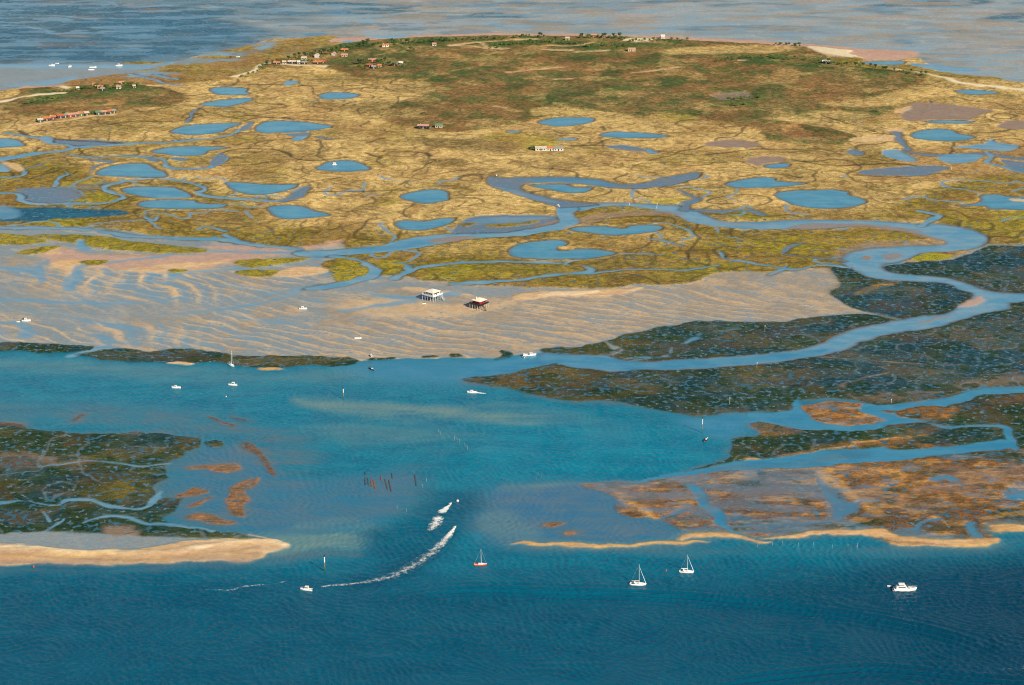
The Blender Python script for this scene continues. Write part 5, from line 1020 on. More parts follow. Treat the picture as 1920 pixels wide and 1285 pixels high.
# ---- buoys, channel posts, stakes, oyster beds
def buoy(label, px, py, r, rgb, top=None, z=0.0, group=None):
    t = thing('buoy', label, 'buoy', px, py, z, 0, group)
    MB().lathe([(r * .3, -r * .5), (r * .8, -r * .2), (r, .25 * r), (r * .8, .8 * r), (r * .35, 1.15 * r)], 12).build('float', pm('buoy_%d_%d_%d' % tuple(int(c * 99) for c in rgb), rgb, .45, .4, .06), t, True)
    MB().lathe([(r * .3, 1.1 * r), (r * .3, 1.6 * r), (r * .1, 1.75 * r)], 8).build('eye', top or GREYB, t)
    return t
REDP = pm('red_paint', (.55, .03, .03), .45, .4, .08)
buoy('round white buoy with a red base ahead of the upper speedboat', 858, 940, .85, (.8, .78, .74), REDP)
buoy('small red buoy between the two white sailboats', 1249, 1070.5, .55, (.55, .04, .05))
buoy('small pale pink buoy below the grounded sailboat', 424, 744, .5, (.75, .55, .55))
buoy('white buoy at the head of the looping muddy creek', 931, 330.5, .8, (.8, .8, .78), z=height_at(931, 330))
buoy('white mooring buoy in the river right of the creek bend', 1180, 383.5, .55, (.8, .8, .78), z=.1)
buoy('white mooring buoy in the side channel above the dented pond', 1143, 410, .55, (.8, .8, .78), z=.2)
buoy('reddish buoy stranded at the left sandbar shore', 63, 1064, .8, (.30, .06, .05))
GREENP = pm('green_paint', (.02, .16, .06), .5, .3, .1)
def channel_post(label, px, py, h, r=.34):
    t = thing('channel_post', label, 'channel marker', px, py, 0, 0)
    MB().tube((0, 0, -1.5), (0, 0, h * .25), r * 1.05, r).build('foot', GREENP, t)
    MB().tube((0, 0, h * .25), (0, 0, h * .55), r * .95, r * .9).build('shaft', WOODG, t)
    MB().tube((0, 0, h * .55), (0, 0, h * .9), r * .92, r * .92).build('white_band', WHITE, t)
    MB().tube((0, 0, h * .9), (0, 0, h), r * 1.25, r * .9).build('cap', BLACKW, t)
    return t
channel_post('channel post with a white band and green foot above the stout motorboat', 609, 1071, 9.6)
channel_post('grey white channel post standing in the open water, left of centre', 644, 748, 8.0, .3)
channel_post('tall thin channel post at the edge of the dark weed field', 1316.5, 812, 10.8, .26)
def stake(label, px, py, h, r, m, group=None, lean=0.0):
    t = thing('stake', label, 'stake', px, py, None, 0, group)
    MB().tube((0, 0, -.8), (lean * h, lean * .4 * h, h * .78), r, r * .8, 6).build('pole', m, t)
    MB().tube((lean * h, lean * .4 * h, h * .76), (lean * h * 1.25, lean * .5 * h, h), r * 1.5, r * 1.3, 6).build('tip', WHITE if r > .1 else m, t)
    return t
PALEW = pm('bleached_wood', (.46, .43, .38), .85, .2, .15)
stake('white tipped post on the weed field edge right of the tall channel post', 1368, 759, 4.6, .16, PALEW)
stake('pale post on the lower river bank', 1419, 691, 4.2, .15, PALEW)
stake('pale post in the weed bed above the river', 1434, 621, 4.2, .15, PALEW)
stake('pale post beside the upper edge of the right hand channel', 1671, 757, 3, .14, PALEW)
stake('white pole leaning in the river right of the mooring buoys', 1231, 391, 4.5, .16, WHITE, lean=.1)
stake('thin white pole by the muddy lagoon at right', 1784, 320, 3, .16, WHITE)
rs = random.Random(7)
for q in ((823, 812), (826, 815), (852, 826), (858, 829), (861, 831), (872, 838), (877, 843)):
    stake('thin pale stake among the seven standing in mid channel', q[0], q[1], 2.6, .07, PALEW, 'pale stakes in mid channel', rs.uniform(-.15, .15))
for q in ((943, 912), (948, 902), (951, 906), (968, 893), (1011, 894), (1016, 897), (1005, 903)):
    stake('thin grey stake beside the shallow weed shoal in mid picture', q[0], q[1], 2.8, .07, WOODG, 'stakes by the shoal', rs.uniform(-.15, .15))
for q in ((1449, 1024), (1468, 1023), (1496, 1026), (1524, 1024), (1560, 1029), (1590, 1028), (1606, 1027), (1609, 1030), (1420, 1026)):
    stake('thin pale stake in the water below the right hand sandbar', q[0], q[1], 2.6, .07, PALEW, 'stakes below the right sandbar', rs.uniform(-.2, .2))
for q in ((800, 904), (793, 915), (745, 955), (762, 960)):
    stake('thin pale stake standing right of the oyster beds', q[0], q[1], 2.4, .07, PALEW, 'stakes by the oyster beds', rs.uniform(-.1, .1))
BAG = [pm('oyster_bag_dark', (.085, .075, .070), .9, .1, .4, 3.0), pm('oyster_bag_brown', (.22, .11, .06), .9, .1, .35, 3.0)]
def oyster_bed(label, px, y0, y1, w, shade, slant):
    pm_ = (y0 + y1) / 2; xa, ya = ground(px - slant / 2, y0); xb, yb = ground(px + slant / 2, y1)
    L = float(math.hypot(xb - xa, yb - ya)); t = thing('oyster_bed', label, 'oyster bed', px, pm_, 0, math.degrees(math.atan2(yb - ya, xb - xa)), 'oyster beds in the shallow water'); t.location.z = -.2; w *= .6
    f = MB(); b = MB(); n = max(3, int(L / 1.6))
    for s in (-1, 1): f.tube((-L / 2, s * w * .4, .25), (L / 2, s * w * .4, .25), .06, n=5)
    for i in range(n + 1):
        x = -L / 2 + L * i / n
        for s in (-1, 1): f.tube((x, s * w * .4, -.5), (x, s * w * .4, .25), .05, n=5)
        if i < n: b.box(x + .12, x + L / n - .1, -w / 2 + rs.uniform(0, .12), w / 2 - rs.uniform(0, .12), .27, .42 + rs.uniform(0, .08), taper=.06)
    f.build('rack', BLACKW, t); b.build('oyster_bags', BAG[shade], t)
for a in (('dark oyster bed furthest left of the row', 684.5, 896, 909, 1.3, 0, 1), ('dark oyster bed second from the left', 690, 897, 911, 1.2, 0, 2), ('brown oyster bed, left of the joined brown pair', 697, 899, 914, 1.9, 1, 3), ('brown oyster bed, right of the joined brown pair', 702, 899, 916, 1.7, 1, 4), ('faint reddish oyster bed in the middle of the row', 714.5, 892, 903, 1.2, 1, 1),
          ('dark slanting oyster bed right of the middle', 724, 899, 919, 1.3, 0, 5), ('longest dark slanting oyster bed', 731, 900, 922, 1.4, 0, 5), ('lone dark oyster bed at the right end', 779, 891, 911, 1.4, 0, 3), ('short dark oyster bed set behind the long ones', 735, 888, 897, 1.2, 0, 1), ('short dark oyster bed set behind the leftmost one', 685, 886, 891, 1.2, 0, 1)):
    oyster_bed(*a)

# ---- floating hide on the pond
t = thing('floating_hide', 'tiny white floating hide in the middle of the pond', 'hide', 627, 309.5, .6, 12)
MB().box(-2, 2, -1.1, 1.1, -.1, .4, taper=.12).build('float', WHITE, t); MB().box(-1.3, 1.1, -.8, .8, .4, 1.6, taper=.15).build('cabin', WHITE, t)
MB().box(-1.45, 1.25, -.9, .9, 1.6, 1.75, taper=.1).build('cabin_roof', CREAMP, t); MB().box(-.8, .6, -.83, -.7, .9, 1.25).build('opening', DARK, t)

# ---- the two houses on stilts
def stilt_house(label, px, py, rz, s, hs, hz, wallm, roofm, railm, stiltm, deckm, windows, closed_rail, chimney, stair):
    t = thing('stilt_house', label, 'stilt house', px, py, None, rz)
    zd = hz; h = s / 2; b = hs / 2; n = 5
    for i in range(n):
        for j in range(n):
            x = -h + .35 + (s - .7) * i / (n - 1); y = -h + .35 + (s - .7) * j / (n - 1)
            MB().tube((x, y, -1), (x, y, zd - .36), .20, .17, 7).build('stilt', stiltm, t)
    br = MB()
    for i in range(n):
        y = -h + .35 + (s - .7) * i / (n - 1)
        br.box(-h + .2, h - .2, y - .09, y + .09, zd - .36, zd - .14)
    br.build('floor_beam', deckm, t)
    MB().box(-h, h, -h, h, zd - .14, zd).build('deck', deckm, t)
    for k in range(4):
        a = k * math.pi / 2; ca, sa = math.cos(a), math.sin(a)
        def R(x, y): return (x * ca - y * sa, x * sa + y * ca)
        m = MB()
        def rb(x0, x1, y0, y1, z0, z1):
            p = [R(x0, y0), R(x1, y0), R(x1, y1), R(x0, y1)]
            m.add([(*q, z0) for q in p] + [(*q, z1) for q in p], [(0, 3, 2, 1), (4, 5, 6, 7), (0, 1, 5, 4), (1, 2, 6, 5), (2, 3, 7, 6), (3, 0, 4, 7)])
        e = .012 * k
        rb(-h + .14, h - .14, -h + .02, -h + .10, zd + .95 + e, zd + 1.05 + e)
        if closed_rail:
            for i in range(int(s / .42)): rb(-h + .14 + i * .42, -h + .48 + i * .42, -h + .04, -h + .08, zd + .02, zd + .95 + e)
        else:
            rb(-h + .14, h - .14, -h + .03, -h + .08, zd + .5, zd + .57)
            for i in range(9): rb(-h + .15 + i * (s - .4) / 8, -h + .27 + i * (s - .4) / 8, -h + .02, -h + .10, zd + .01, zd + .95 + e)
        m.build('railing', railm, t)
    hw = 2.5
    w = MB().box(-b, b, -b, b, zd + .01, zd + hw); w.build('wall', wallm, t)
    def pane(face, u, wd, z0, z1, name, m, fm):
        a = face * math.pi / 2; ca, sa = math.cos(a), math.sin(a)
        def mk(x0, x1, y0, y1, za, zb):
            p = [(x * ca - y * sa, x * sa + y * ca) for x, y in ((x0, y0), (x1, y0), (x1, y1), (x0, y1))]
            return MB().add([(*q, za) for q in p] + [(*q, zb) for q in p], [(0, 3, 2, 1), (4, 5, 6, 7), (0, 1, 5, 4), (1, 2, 6, 5), (2, 3, 7, 6), (3, 0, 4, 7)])
        o = mk(u - wd / 2, u + wd / 2, -b - .05, -b + .02, z0, z1).build(name, m, t)
        f = mk(u - wd / 2 - .08, u + wd / 2 + .08, -b - .03, -b + .01, z0 - .08, z1 + .08).build('frame', fm, o)
    for face in range(4):
        for u, wd in windows[face % len(windows)]: pane(face, u, wd, zd + .95, zd + 1.95, 'window', DARK, railm)
    pane(0, 0, .95, zd + .06, zd + 2.1, 'door', deckm if not closed_rail else DARK, railm)
    o = .75; e = b + o; zr = zd + hw; pk = zr + 1.55; f = hs * .14
    r = MB().add([(-e, -e, zr - .12), (e, -e, zr - .12), (e, e, zr - .12), (-e, e, zr - .12), (-e, -e, zr + .03), (e, -e, zr + .03), (e, e, zr + .03), (-e, e, zr + .03), (-f, -f, pk), (f, -f, pk), (f, f, pk), (-f, f, pk)],
                 [(0, 3, 2, 1), (0, 1, 5, 4), (1, 2, 6, 5), (2, 3, 7, 6), (3, 0, 4, 7), (4, 5, 9, 8), (5, 6, 10, 9), (6, 7, 11, 10), (7, 4, 8, 11), (8, 9, 10, 11)])
    ro = r.build('roof', roofm, t)
    if chimney: MB().box(-b * .75 - .35, -b * .75 + .35, b * .15 - .35, b * .15 + .35, zr + .2, pk + 1.0).box(-b * .75 - .42, -b * .75 + .42, b * .15 - .42, b * .15 + .42, pk + 1.0, pk + 1.15).build('chimney', roofm, ro)
    if stair:
        m = MB(); k = 11
        for i in range(k):
            y0 = -h - .35 * (i + 1); z1 = zd - (i + 1) * zd / (k + 1)
            m.box(stair - .6, stair + .6, y0, y0 + .36, z1 - .08, z1)
        for s_ in (-1, 1): m.tube((stair + s_ * .62, -h, zd - .1), (stair + s_ * .62, -h - .35 * k - .2, .05), .07, n=5)
        m.build('stairs', deckm, t)
        m = MB()
        for s_ in (-1, 1): m.tube((stair + s_ * .66, -h, zd + .95), (stair + s_ * .66, -h - .35 * k - .2, 1.0), .045, n=5)
        m.build('handrail', railm, t)
    return t
WHW = pm('white_boards', (.78, .77, .74), .6, .3, .04, 1.0)
REDW = pm('crimson_boards', (.34, .016, .05), .6, .3, .12, 1.0)
SHADEST = pm('blue_shaded_piles', (.42, .50, .56), .7, .2, .1)  # blue shade under the platform is put into the pile colour
stilt_house('white house on stilts with white railings and cream roof', 811, 562, 51, 11.6, 7.6, 4.1, WHW, CREAMP, WHW, SHADEST, pm('grey_blue_deck', (.38, .43, .47), .8, .2, .1), [[(-2.3, 1.5), (2.3, 1.5), (-.95, .8), (1.0, .8)], [(-2.3, 1.6), (0, 1.3), (2.3, 1.6)]], True, False, 2.6)
stilt_house('dark red house on black stilts with cream roof and chimney', 898.5, 578, 51, 10.6, 7.0, 3.7, REDW, pm('cream_roof_sheet', (.80, .70, .54), .6, .3, .05), BLACKW, PALEW, BLACKW, [[(-2.2, .9), (2.2, .9)], [(-1.9, .9), (1.9, .9)]], False, True, -2.8)

# ---- cabins
ROOF = {'orange': (.50, .17, .07), 'red': (.42, .11, .055), 'pink': (.48, .25, .18), 'cream': (.52, .43, .33), 'grey': (.26, .25, .23), 'white': (.62, .58, .52), 'green': (.10, .22, .14)}
WALL = {'navy': (.014, .024, .05), 'black': (.022, .021, .022), 'green': (.025, .17, .09), 'white': (.60, .57, .51), 'plum': (.07, .03, .05), 'red': (.25, .05, .04), 'cream': (.48, .40, .29), 'teal': (.02, .07, .08)}
RM = {k: pm('roof_' + k, v, .85, .2, .22, .9, bump=.3) for k, v in ROOF.items()}
WM = {k: pm('wall_' + k, v, .8, .2, .14, 1.2) for k, v in WALL.items()}
def cabin(px, py, L, Wd, wall, roof, rz, label, group=None, hw=2.7, rise=1.15, chim=False, nwin=2, cat='cabin'):
    t = thing('cabin', label, cat, px, py, None, rz, group)
    x, y = L / 2, Wd / 2
    w = MB().box(-x, x, -y, y, -.6, hw)
    for sx in (-x, x): w.add([(sx - .05 * (1 if sx > 0 else -1), -y, hw), (sx - .05 * (1 if sx > 0 else -1), y, hw), (sx - .05 * (1 if sx > 0 else -1), 0, hw + rise * .96)], [(0, 1, 2)])
    w.build('wall', WM[wall], t)
    r = MB().gable(-x, x, -y, y, hw, hw + rise).build('roof', RM[roof], t)
    light = wall in ('white', 'cream')
    MB().box(-.45, .45, -y - .05, -y + .03, .02, 2.0).build('door', WM['black'] if light else WM['cream'], t)
    for i in range(nwin):
        u = -x + L * (.2 + .6 * i / max(nwin - 1, 1))
        o = MB().box(u - .45, u + .45, -y - .05, -y + .03, .95, 1.8).build('window', DARK, t)
        MB().box(u - .53, u + .53, -y - .03, -y + .02, .87, 1.88).build('frame', WM['cream'] if not light else WM['navy'], o)
    if chim: MB().box(-x * .5 - .25, -x * .5 + .25, -.25, .25, hw + rise * .6, hw + rise + .8).build('chimney', RM['cream'], r)
    return t
RG = 'row of cabins along the left creek'
for px, py, L, wl_, rf, ch, lab in ((75, 230.5, 5.5, 'teal', 'cream', False, 'small teal cabin with a pale roof at the left end of the row'), (87, 228, 8, 'navy', 'orange', False, 'long navy cabin with an orange roof, second in the row from the left'), (98.5, 225.5, 6.5, 'plum', 'orange', True, 'plum walled cabin with orange roof and chimney, third in the row'), (113, 223, 7.5, 'navy', 'red', False, 'navy cabin with a red roof, fourth in the row from the left'), (122, 222, 4, 'black', 'grey', False, 'small black shed between the red roofed cabin and the pink roofs'),
                                  (131.5, 221, 5.5, 'red', 'pink', False, 'red walled cabin with a pink roof, left of the two pink roofs'), (141, 220, 6.5, 'plum', 'pink', False, 'plum walled cabin with a pink roof, right of the two pink roofs'), (151.5, 218.5, 8.5, 'green', 'orange', True, 'bright green cabin with a broad orange roof and chimney'), (162, 218, 5, 'black', 'cream', False, 'black cabin with a pale roof beside the green cabin'), (184, 216.5, 6, 'teal', 'green', False, 'teal cabin with a green roof right of the tree in the row'),
                                  (196, 215.5, 8, 'navy', 'pink', False, 'long navy cabin with a pink roof near the right end of the row'), (206.5, 214.5, 6, 'navy', 'orange', False, 'navy cabin with an orange roof near the right end of the row'), (213, 214, 4, 'black', 'grey', False, 'small grey roofed shed closing the right end of the row')):
    cabin(px, py, L, 5.5, wl_, rf, 28, lab, RG, chim=ch)
VG = 'cabins of the upper left hamlet'
for px, py, L, Wd, wl_, rf, rz, hw, lab in ((519, 123, 9, 5, 'navy', 'orange', 4, 2.4, 'navy cabin with an orange roof at the left end of the hamlet'), (533, 122, 5, 5, 'cream', 'cream', 10, 2.6, 'cream cabin next to the leftmost orange roof of the hamlet'), (548, 122, 11, 5.5, 'navy', 'cream', 6, 2.5, 'long navy cabin with a pale roof in the middle of the hamlet'), (560.5, 123, 3.5, 4, 'white', 'white', 5, 3, 'small white cabin in the middle of the hamlet'), (571, 123, 7, 5, 'black', 'grey', 4, 2.4, 'black cabin under trees right of the small white one'),
                                      (596, 122.5, 11, 5.5, 'black', 'orange', 6, 2.3, 'long dark cabin with an orange roof at the right end of the hamlet'), (606, 121.5, 5, 5, 'navy', 'red', 6, 2.3, 'navy cabin behind the right end of the hamlet'), (594.5, 111, 4.5, 6, 'white', 'cream', 80, 4.2, 'tall white house standing behind the hamlet'), (626, 107, 4.5, 5, 'white', 'pink', 70, 3, 'white house with pink roof right of the tall white one'), (570, 114, 7, 5, 'cream', 'cream', 5, 2.3, 'cream cabin half hidden by trees behind the hamlet'),
                                      (646, 99, 10, 6, 'black', 'orange', 4, 2.4, 'dark house with a bright orange roof on the tree line'), (646, 109, 8, 5, 'cream', 'pink', 4, 2.2, 'low pinkish house below the orange roofed dark house'), (722, 91, 9, 6, 'white', 'orange', 20, 2.7, 'white gabled house with an orange roof in front of the trees'), (814, 88.5, 5.5, 5, 'white', 'pink', 10, 2.3, 'small white house at the right end of the tree line')):
    cabin(px, py, L * .88, Wd * .85, wl_, rf, rz, lab, VG, hw=hw * .9, chim=(L > 8))
MG = 'cabins of the walled clump above the straw marsh'
for px, py, L, Wd, wl_, rf, rz, lab in ((694, 128.5, 9, 6, 'navy', 'red', -14, 'cabin with a sloping red roof inside the dark tree clump'), (701, 131, 6, 5, 'navy', 'grey', 5, 'navy cabin with a grey roof in front of the red roof'), (739, 126, 8, 5.5, 'plum', 'grey', 10, 'plum cabin at the right hand tree clump'), (751, 124, 5, 5, 'white', 'white', 15, 'white cabin at the right end of the tree clumps'), (698, 118.5, 10, 5, 'red', 'pink', 5, 'pink roofed shed behind the dark tree clump'), (712, 129, 5, 4, 'cream', 'orange', 5, 'cream hut with an orange roof between the tree clumps')):
    cabin(px, py, L * .88, Wd * .85, wl_, rf, rz, lab, MG, hw=2.3)
cabin(794, 244, 11.5, 5, 'navy', 'pink', -6, 'long navy cabin with a pale pink roof alone on the straw marsh', chim=True, nwin=3)
cabin(823, 242, 7.5, 4.5, 'cream', 'green', -2, 'small cabin with a green roof right of the long navy one')
LG = 'white buildings of the long marsh farm'
cabin(1014, 284, 11, 6, 'white', 'cream', 3, 'left part of the long white house, with dark windows', LG, nwin=4, cat='house')
cabin(1032, 284, 8, 5.5, 'white', 'orange', 2, 'middle part of the long white house, under an orange roof', LG, cat='house')
cabin(1047, 284, 9.5, 6, 'white', 'grey', 2, 'right part of the long white house, under a grey roof', LG, nwin=3, cat='house')
cabin(1242, 73.5, 5, 5, 'white', 'white', 10, 'tiny white tower like house on the far shore', hw=4, rise=1)
cabin(1064, 78, 5, 5, 'cream', 'cream', 0, 'cream hut among the bushes on the far shore', hw=2.6)
cabin(1113, 72.5, 7, 5, 'red', 'pink', 0, 'pink roofed hut at the far shore tree line')
cabin(1548, 122, 9, 5, 'black', 'white', 2, 'black hut with a white roof by the hedge, far right')
cabin(1184, 99, 9, 5, 'cream', 'pink', 4, 'low cream house in the heath below the white beach')
KG = 'houses of the small left hamlet'
for px, py, L, wl_, rf, lab in ((177, 164, 5, 'white', 'orange', 'white house with orange roof at the back of the small left hamlet'), (188.5, 169, 7, 'white', 'orange', 'largest white house of the small left hamlet, in front'), (193, 173, 5, 'navy', 'grey', 'navy shed below the largest house of the small left hamlet'), (228, 161, 7, 'plum', 'pink', 'pink roofed house at the right of the small left hamlet'), (223, 169, 6, 'white', 'pink', 'white house with pink roof, lower right of the small left hamlet'), (146, 171.5, 3.5, 'white', 'white', 'tiny white hut at the left of the small left hamlet'), (252, 168, 3.5, 'cream', 'cream', 'tiny cream hut at the right of the small left hamlet')):
    cabin(px, py, L * .85, 4.4, wl_, rf, rs.uniform(-10, 20), lab, KG, hw=2.2)

# ---- trees: a few kinds, each with trunk and leafy crown, copied one by one
def leafmat(name, rgb):
    if name in _mc: return _mc[name]
    m, nt = mat(name); g = G(nt)
    oi = g.n('ShaderNodeObjectInfo').outputs['Random']; pos = g.n('ShaderNodeTexCoord').outputs['Object']
    n = g.noise(pos, 1.1, 3); a = np.array(rgb)
    a = a * 1.65
    c = g.mix(g.mr(n, .35, .65), (*(a * .7), 1), (*(a * 1.35), 1))
    c = g.mix(g.m('MULTIPLY', oi, .6), c, (a[0] * 1.5, a[1] * 1.05, a[2] * .7, 1))
    b = g.n('ShaderNodeBsdfPrincipled'); g.link(c, b.inputs['Base Color']); b.inputs['Roughness'].default_value = .8; b.inputs['Specular IOR Level'].default_value = .15
    o = g.n('ShaderNodeOutputMaterial'); g.link(b.outputs[0], o.inputs[0]); _mc[name] = m; return m
def tree_proto(name, seed, h, cw, cz, green, blobs, flat):
    r = random.Random(seed)
    t = bpy.data.objects.new(name, None); COL.objects.link(t)
    tr = MB(); tr.tube((0, 0, -.6), (.1, .05, h * cz), .20, .12, 7)
    cs = []
    for i in range(blobs):
        a = r.uniform(0, 6.28); d = cw * math.sqrt(r.random()) * .72
        c = (d * math.cos(a), d * math.sin(a), h * (cz + (1 - cz) * r.uniform(.25, .8))); cs.append((c, cw * r.uniform(.36, .55)))
        tr.tube((.08, .04, h * cz * r.uniform(.6, .95)), c, .07, .03, 5)
    tr.build('trunk', BLACKW if flat else WOODG, t)
    lf = MB()
    for c, rad in cs:
        for k in range(46):
            u = Vector((r.gauss(0, 1), r.gauss(0, 1), r.gauss(0, 1))).normalized() * rad * r.uniform(.55, 1.05)
            p = Vector(c) + Vector((u.x, u.y, u.z * flat_(flat)))
            s = r.uniform(.26, .5); e1 = Vector((r.gauss(0, 1), r.gauss(0, 1), r.gauss(0, .7))).normalized() * s; e2 = e1.cross(Vector((r.gauss(0, 1), r.gauss(0, 1), r.gauss(0, 1)))).normalized() * s * .8
            lf.add([p - e1 * .6 - e2 * .5, p + e1 * .3 - e2 * .7, p + e1 * .8 + e2 * .2, p - e1 * .1 + e2 * .8], [(0, 1, 2, 3)])
    lf.build('crown', leafmat('leaves_%d' % green[3], green[:3]), t)
    return t
def flat_(f): return .55 if f else .8
PROTO = [tree_proto('pine_tree', 1, 7.5, 2.8, .45, (.035, .075, .030, 1), 9, True), tree_proto('bushy_tree', 2, 5.2, 2.6, .25, (.055, .105, .028, 2), 9, False), tree_proto('bushy_tree', 3, 4.0, 2.4, .15, (.075, .12, .035, 3), 8, False), tree_proto('pine_tree', 4, 9.0, 2.6, .5, (.028, .060, .030, 4), 10, True)]
used = [False] * 4
def plant(k, px, py, label, group, sc=1.0, rz=0.0):
    src = PROTO[k]
    if used[k]:
        o = src.copy(); COL.objects.link(o)
        for ch in src.children:
            c = ch.copy(); COL.objects.link(c); c.parent = o
    else: o = src; used[k] = True
    x, y = ground(px, py); o.location = (float(x), float(y), height_at(px, py)); o.rotation_euler = (0, 0, rz); o.scale = (sc, sc, sc * rs.uniform(.85, 1.12))
    tag(o, label, 'tree', group)
KIND = ['dark pine', 'bushy green tree', 'low pale green tree', 'tall dark pine']
BELTS = [([(494, 129), (520, 119), (560, 119), (612, 119)], 16, 5, (0, 1, 1, 2), 'upper left hamlet', 'among the cabins of the upper left hamlet'), ([(556, 114), (600, 106), (640, 101)], 16, 4, (0, 1, 2, 3), 'slope behind the hamlet', 'on the slope behind the upper left hamlet'), ([(620, 100), (680, 90), (740, 85)], 26, 4, (0, 1, 1, 2), 'left tree line', 'in the left part of the long tree line'),
         ([(740, 86), (800, 82), (838, 81)], 22, 4, (0, 1, 1, 1), 'right tree line', 'in the right part of the long tree line'), ([(670, 126), (690, 122), (722, 121)], 9, 3, (0, 0, 1), 'left clump', 'in the dark clump round the red roofed cabin'), ([(670, 129), (684, 134)], 4, 2, (1, 2), 'left clump', 'in the dark clump round the red roofed cabin'), ([(712, 125), (735, 128), (760, 128)], 8, 3, (0, 1, 2), 'right clump', 'in the clump beside the plum cabin'),
         ([(838, 80), (920, 76), (1010, 72)], 20, 3, (1, 1, 2), 'far shore', 'along the far shore left of the white beach'), ([(915, 92), (1000, 84), (1110, 90), (1180, 92)], 34, 6, (1, 2, 2), 'dunes', 'between the pale dune paths'), ([(1010, 74), (1018, 76)], 3, 2, (3,), 'dunes', 'between the pale dune paths'), ([(1036, 82), (1042, 83)], 2, 1, (3, 0), 'dunes', 'between the pale dune paths'), ([(1085, 74), (1130, 75), (1172, 77)], 16, 2, (1, 1, 0), 'beach', 'beside the white beach on the far shore'), ([(1180, 81), (1225, 79), (1290, 79)], 12, 2, (1, 2), 'beach', 'beside the white beach on the far shore'),
         ([(1340, 120), (1440, 112), (1545, 121)], 26, 5, (1, 2, 2), 'right hedge', 'in the green hedge left of the black hut'), ([(1552, 123), (1640, 133), (1738, 146)], 20, 3, (0, 1, 2), 'right hedge tail', 'in the hedge running right from the black hut'), ([(150, 170), (200, 168), (265, 164)], 20, 4, (1, 1, 2), 'small left hamlet', 'among the houses of the small left hamlet'), ([(110, 177), (150, 173)], 5, 2, (2,), 'small left hamlet', 'among the houses of the small left hamlet'), ([(50, 198), (80, 192), (110, 186)], 10, 5, (2,), 'left bank', 'beside the pale path at the left edge'),
         ([(1452, 85), (1505, 88)], 7, 2, (2, 1), 'spit', 'at the root of the sand spit'), ([(170, 217), (176, 217)], 3, 1, (1,), 'cabin row', 'in the row of cabins along the left creek'), ([(66, 229), (105, 222), (124, 218)], 4, 2, (1, 2), 'cabin row', 'in the row of cabins along the left creek'), ([(768, 98), (774, 101)], 3, 2, (0,), 'heath', 'alone on the brown heath'), ([(992, 282), (998, 283)], 2, 1, (1,), 'farm', 'left of the long white house'), ([(1360, 190), (1430, 186)], 8, 5, (2,), 'heath patch', 'in the green patch of the right hand heath'), ([(1370, 203), (1400, 200)], 5, 3, (2,), 'heath patch', 'in the green patch of the right hand heath'), ([(455, 147), (480, 136), (490, 130)], 6, 2, (2,), 'pale track', 'beside the pale track below the hamlet')]
for pts, n, sp, kinds, gname, where in BELTS:
    q = spline(pts, False, 6)
    n = int(n * 1.3)
    for i in range(n):
        f = (i + rs.uniform(.1, .9)) / n * (len(q) - 1); j = min(int(f), len(q) - 2); p = q[j] + (q[j + 1] - q[j]) * (f - j)
        k = rs.choice(kinds)
        plant(k, p[0] + rs.uniform(-3, 3), p[1] + rs.uniform(-sp, sp) * .5, KIND[k] + ' ' + where, KIND[k] + 's, ' + gname, rs.uniform(.55, 1.05), rs.uniform(0, 6.28))

# ---- foam of the wakes
def foam_material():
    m, nt = mat('foam'); g = G(nt)
    pos = g.n('ShaderNodeNewGeometry').outputs['Position']; d = g.attr('dens').outputs['Fac']
    n = g.m('ADD', g.m('MULTIPLY', g.noise(pos, 1.1, 5, .75), .65), g.m('MULTIPLY', g.noise(pos, .3, 3, .6), .35))
    a = g.mr(g.m('ADD', n, d), .86, 1.10)
    b = g.n('ShaderNodeBsdfPrincipled'); b.inputs['Base Color'].default_value = (.80, .82, .80, 1); b.inputs['Roughness'].default_value = .8
    tr = g.n('ShaderNodeBsdfTransparent'); ms = g.n('ShaderNodeMixShader'); g.link(a, ms.inputs[0]); g.link(tr.outputs[0], ms.inputs[1]); g.link(b.outputs[0], ms.inputs[2])
    o = g.n('ShaderNodeOutputMaterial'); g.link(ms.outputs[0], o.inputs[0]); return m
FOAM = foam_material()
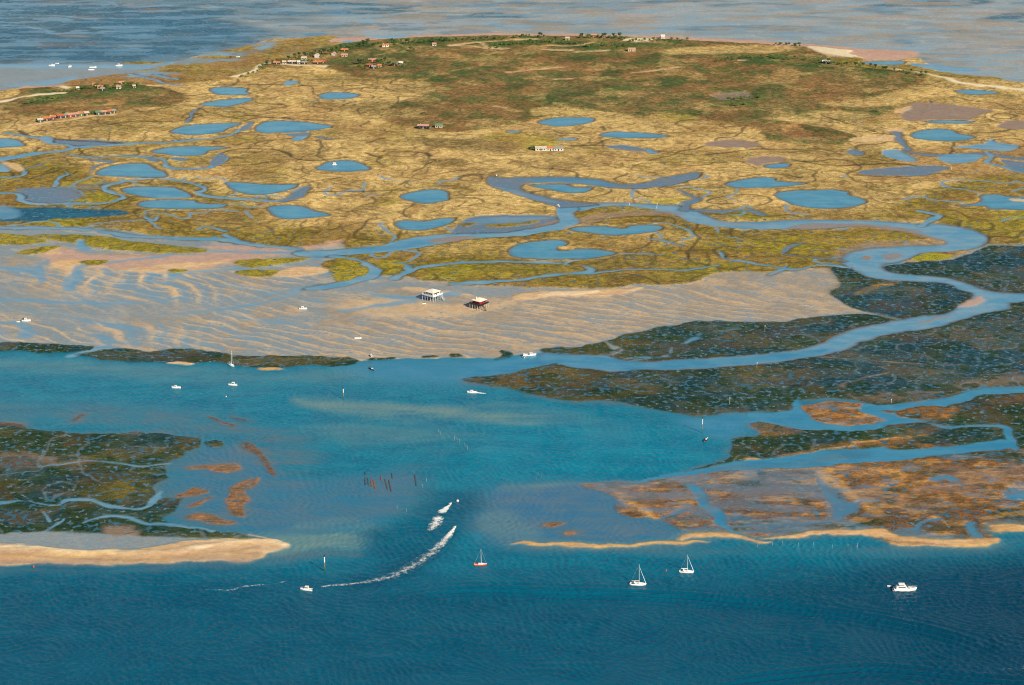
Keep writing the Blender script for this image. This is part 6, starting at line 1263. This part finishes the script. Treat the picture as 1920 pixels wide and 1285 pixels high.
def wake(label, rows, lift=.42):
    """rows: (photo x, photo y, width m, density) from the boat backwards"""
    q = spline([r[:2] for r in rows], False, 10); n = len(q); cr = 12
    gxx, gyy = ground(q[:, 0], q[:, 1]); W_ = 2.0 * np.interp(np.linspace(0, 1, n), np.linspace(0, 1, len(rows)), [r[2] for r in rows]); D = np.interp(np.linspace(0, 1, n), np.linspace(0, 1, len(rows)), [r[3] for r in rows])
    dx, dy = np.gradient(gxx), np.gradient(gyy); L = np.hypot(dx, dy) + 1e-9; nx2, ny2 = -dy / L, dx / L
    m = MB(); de = []
    for i in range(n):
        for j in range(cr + 1):
            u = j / cr * 2 - 1
            m.v.append((gxx[i] + nx2[i] * u * W_[i] / 2, gyy[i] + ny2[i] * u * W_[i] / 2, lift + .10 * (1 - u * u)))
            de.append(D[i] * (1 - .55 * abs(u) ** 1.5) + .10 * math.exp(-((abs(u) - .72) / .12) ** 2) * min(1, i / 12) - .45 * abs(u) ** 6)
    for i in range(n - 1):
        for j in range(cr): m.f.append((i * (cr + 1) + j, i * (cr + 1) + j + 1, (i + 1) * (cr + 1) + j + 1, (i + 1) * (cr + 1) + j))
    o = m.build('wake', FOAM, None, True); a = o.data.attributes.new('dens', 'FLOAT', 'POINT'); a.data.foreach_set('value', np.array(de, np.float32))
    o['kind'] = 'stuff'; tag(o, label, 'wake foam'); return o
wake('long curving white foam wake behind the lower speedboat', [(851, 992, .9, .75), (846, 1000, 2.2, .62), (838, 1010, 3.2, .54), (826, 1022, 4.0, .50), (810, 1037, 5, .46), (793, 1050, 6, .44), (775, 1062, 6.5, .45), (752, 1074, 6, .43), (725, 1085, 5, .43), (690, 1092, 3, .46), (655, 1097, 2.2, .45), (625, 1099, 2, .48), (600, 1102, 1.4, .44)])
wake('broken white foam wake behind the upper speedboat', [(843, 948, .8, .7), (838, 953, 2.0, .65), (830, 960, 3.6, .62), (824, 966, 4.2, .30), (822, 971, 4.6, .52), (820, 979, 4.4, .55), (815, 986, 5.2, .52), (808, 995, 5.0, .45), (806, 999, 3, .3)])
wake('short thin foam wake of the motorboat by the weed point', [(895, 737, 1.2, .75), (902, 738, 1.5, .66), (912, 739, 1.2, .4)], .2)
wake('faint line of foam left of the stout motorboat', [(535, 1092, 1.2, .40), (510, 1097, 1.2, .40), (480, 1099, 1.4, .43), (455, 1102, 1.6, .43), (430, 1108, 1.6, .42), (385, 1107, 1.2, .36)])
wake('patch of foam leaving the picture at the lower right edge', [(2040, 1262, 12, .33), (1950, 1258, 10, .34), (1880, 1256, 8, .32), (1820, 1248, 5, .29), (1760, 1230, 3, .28), (1700, 1218, 2, .26), (1670, 1212, 1.5, .25)])
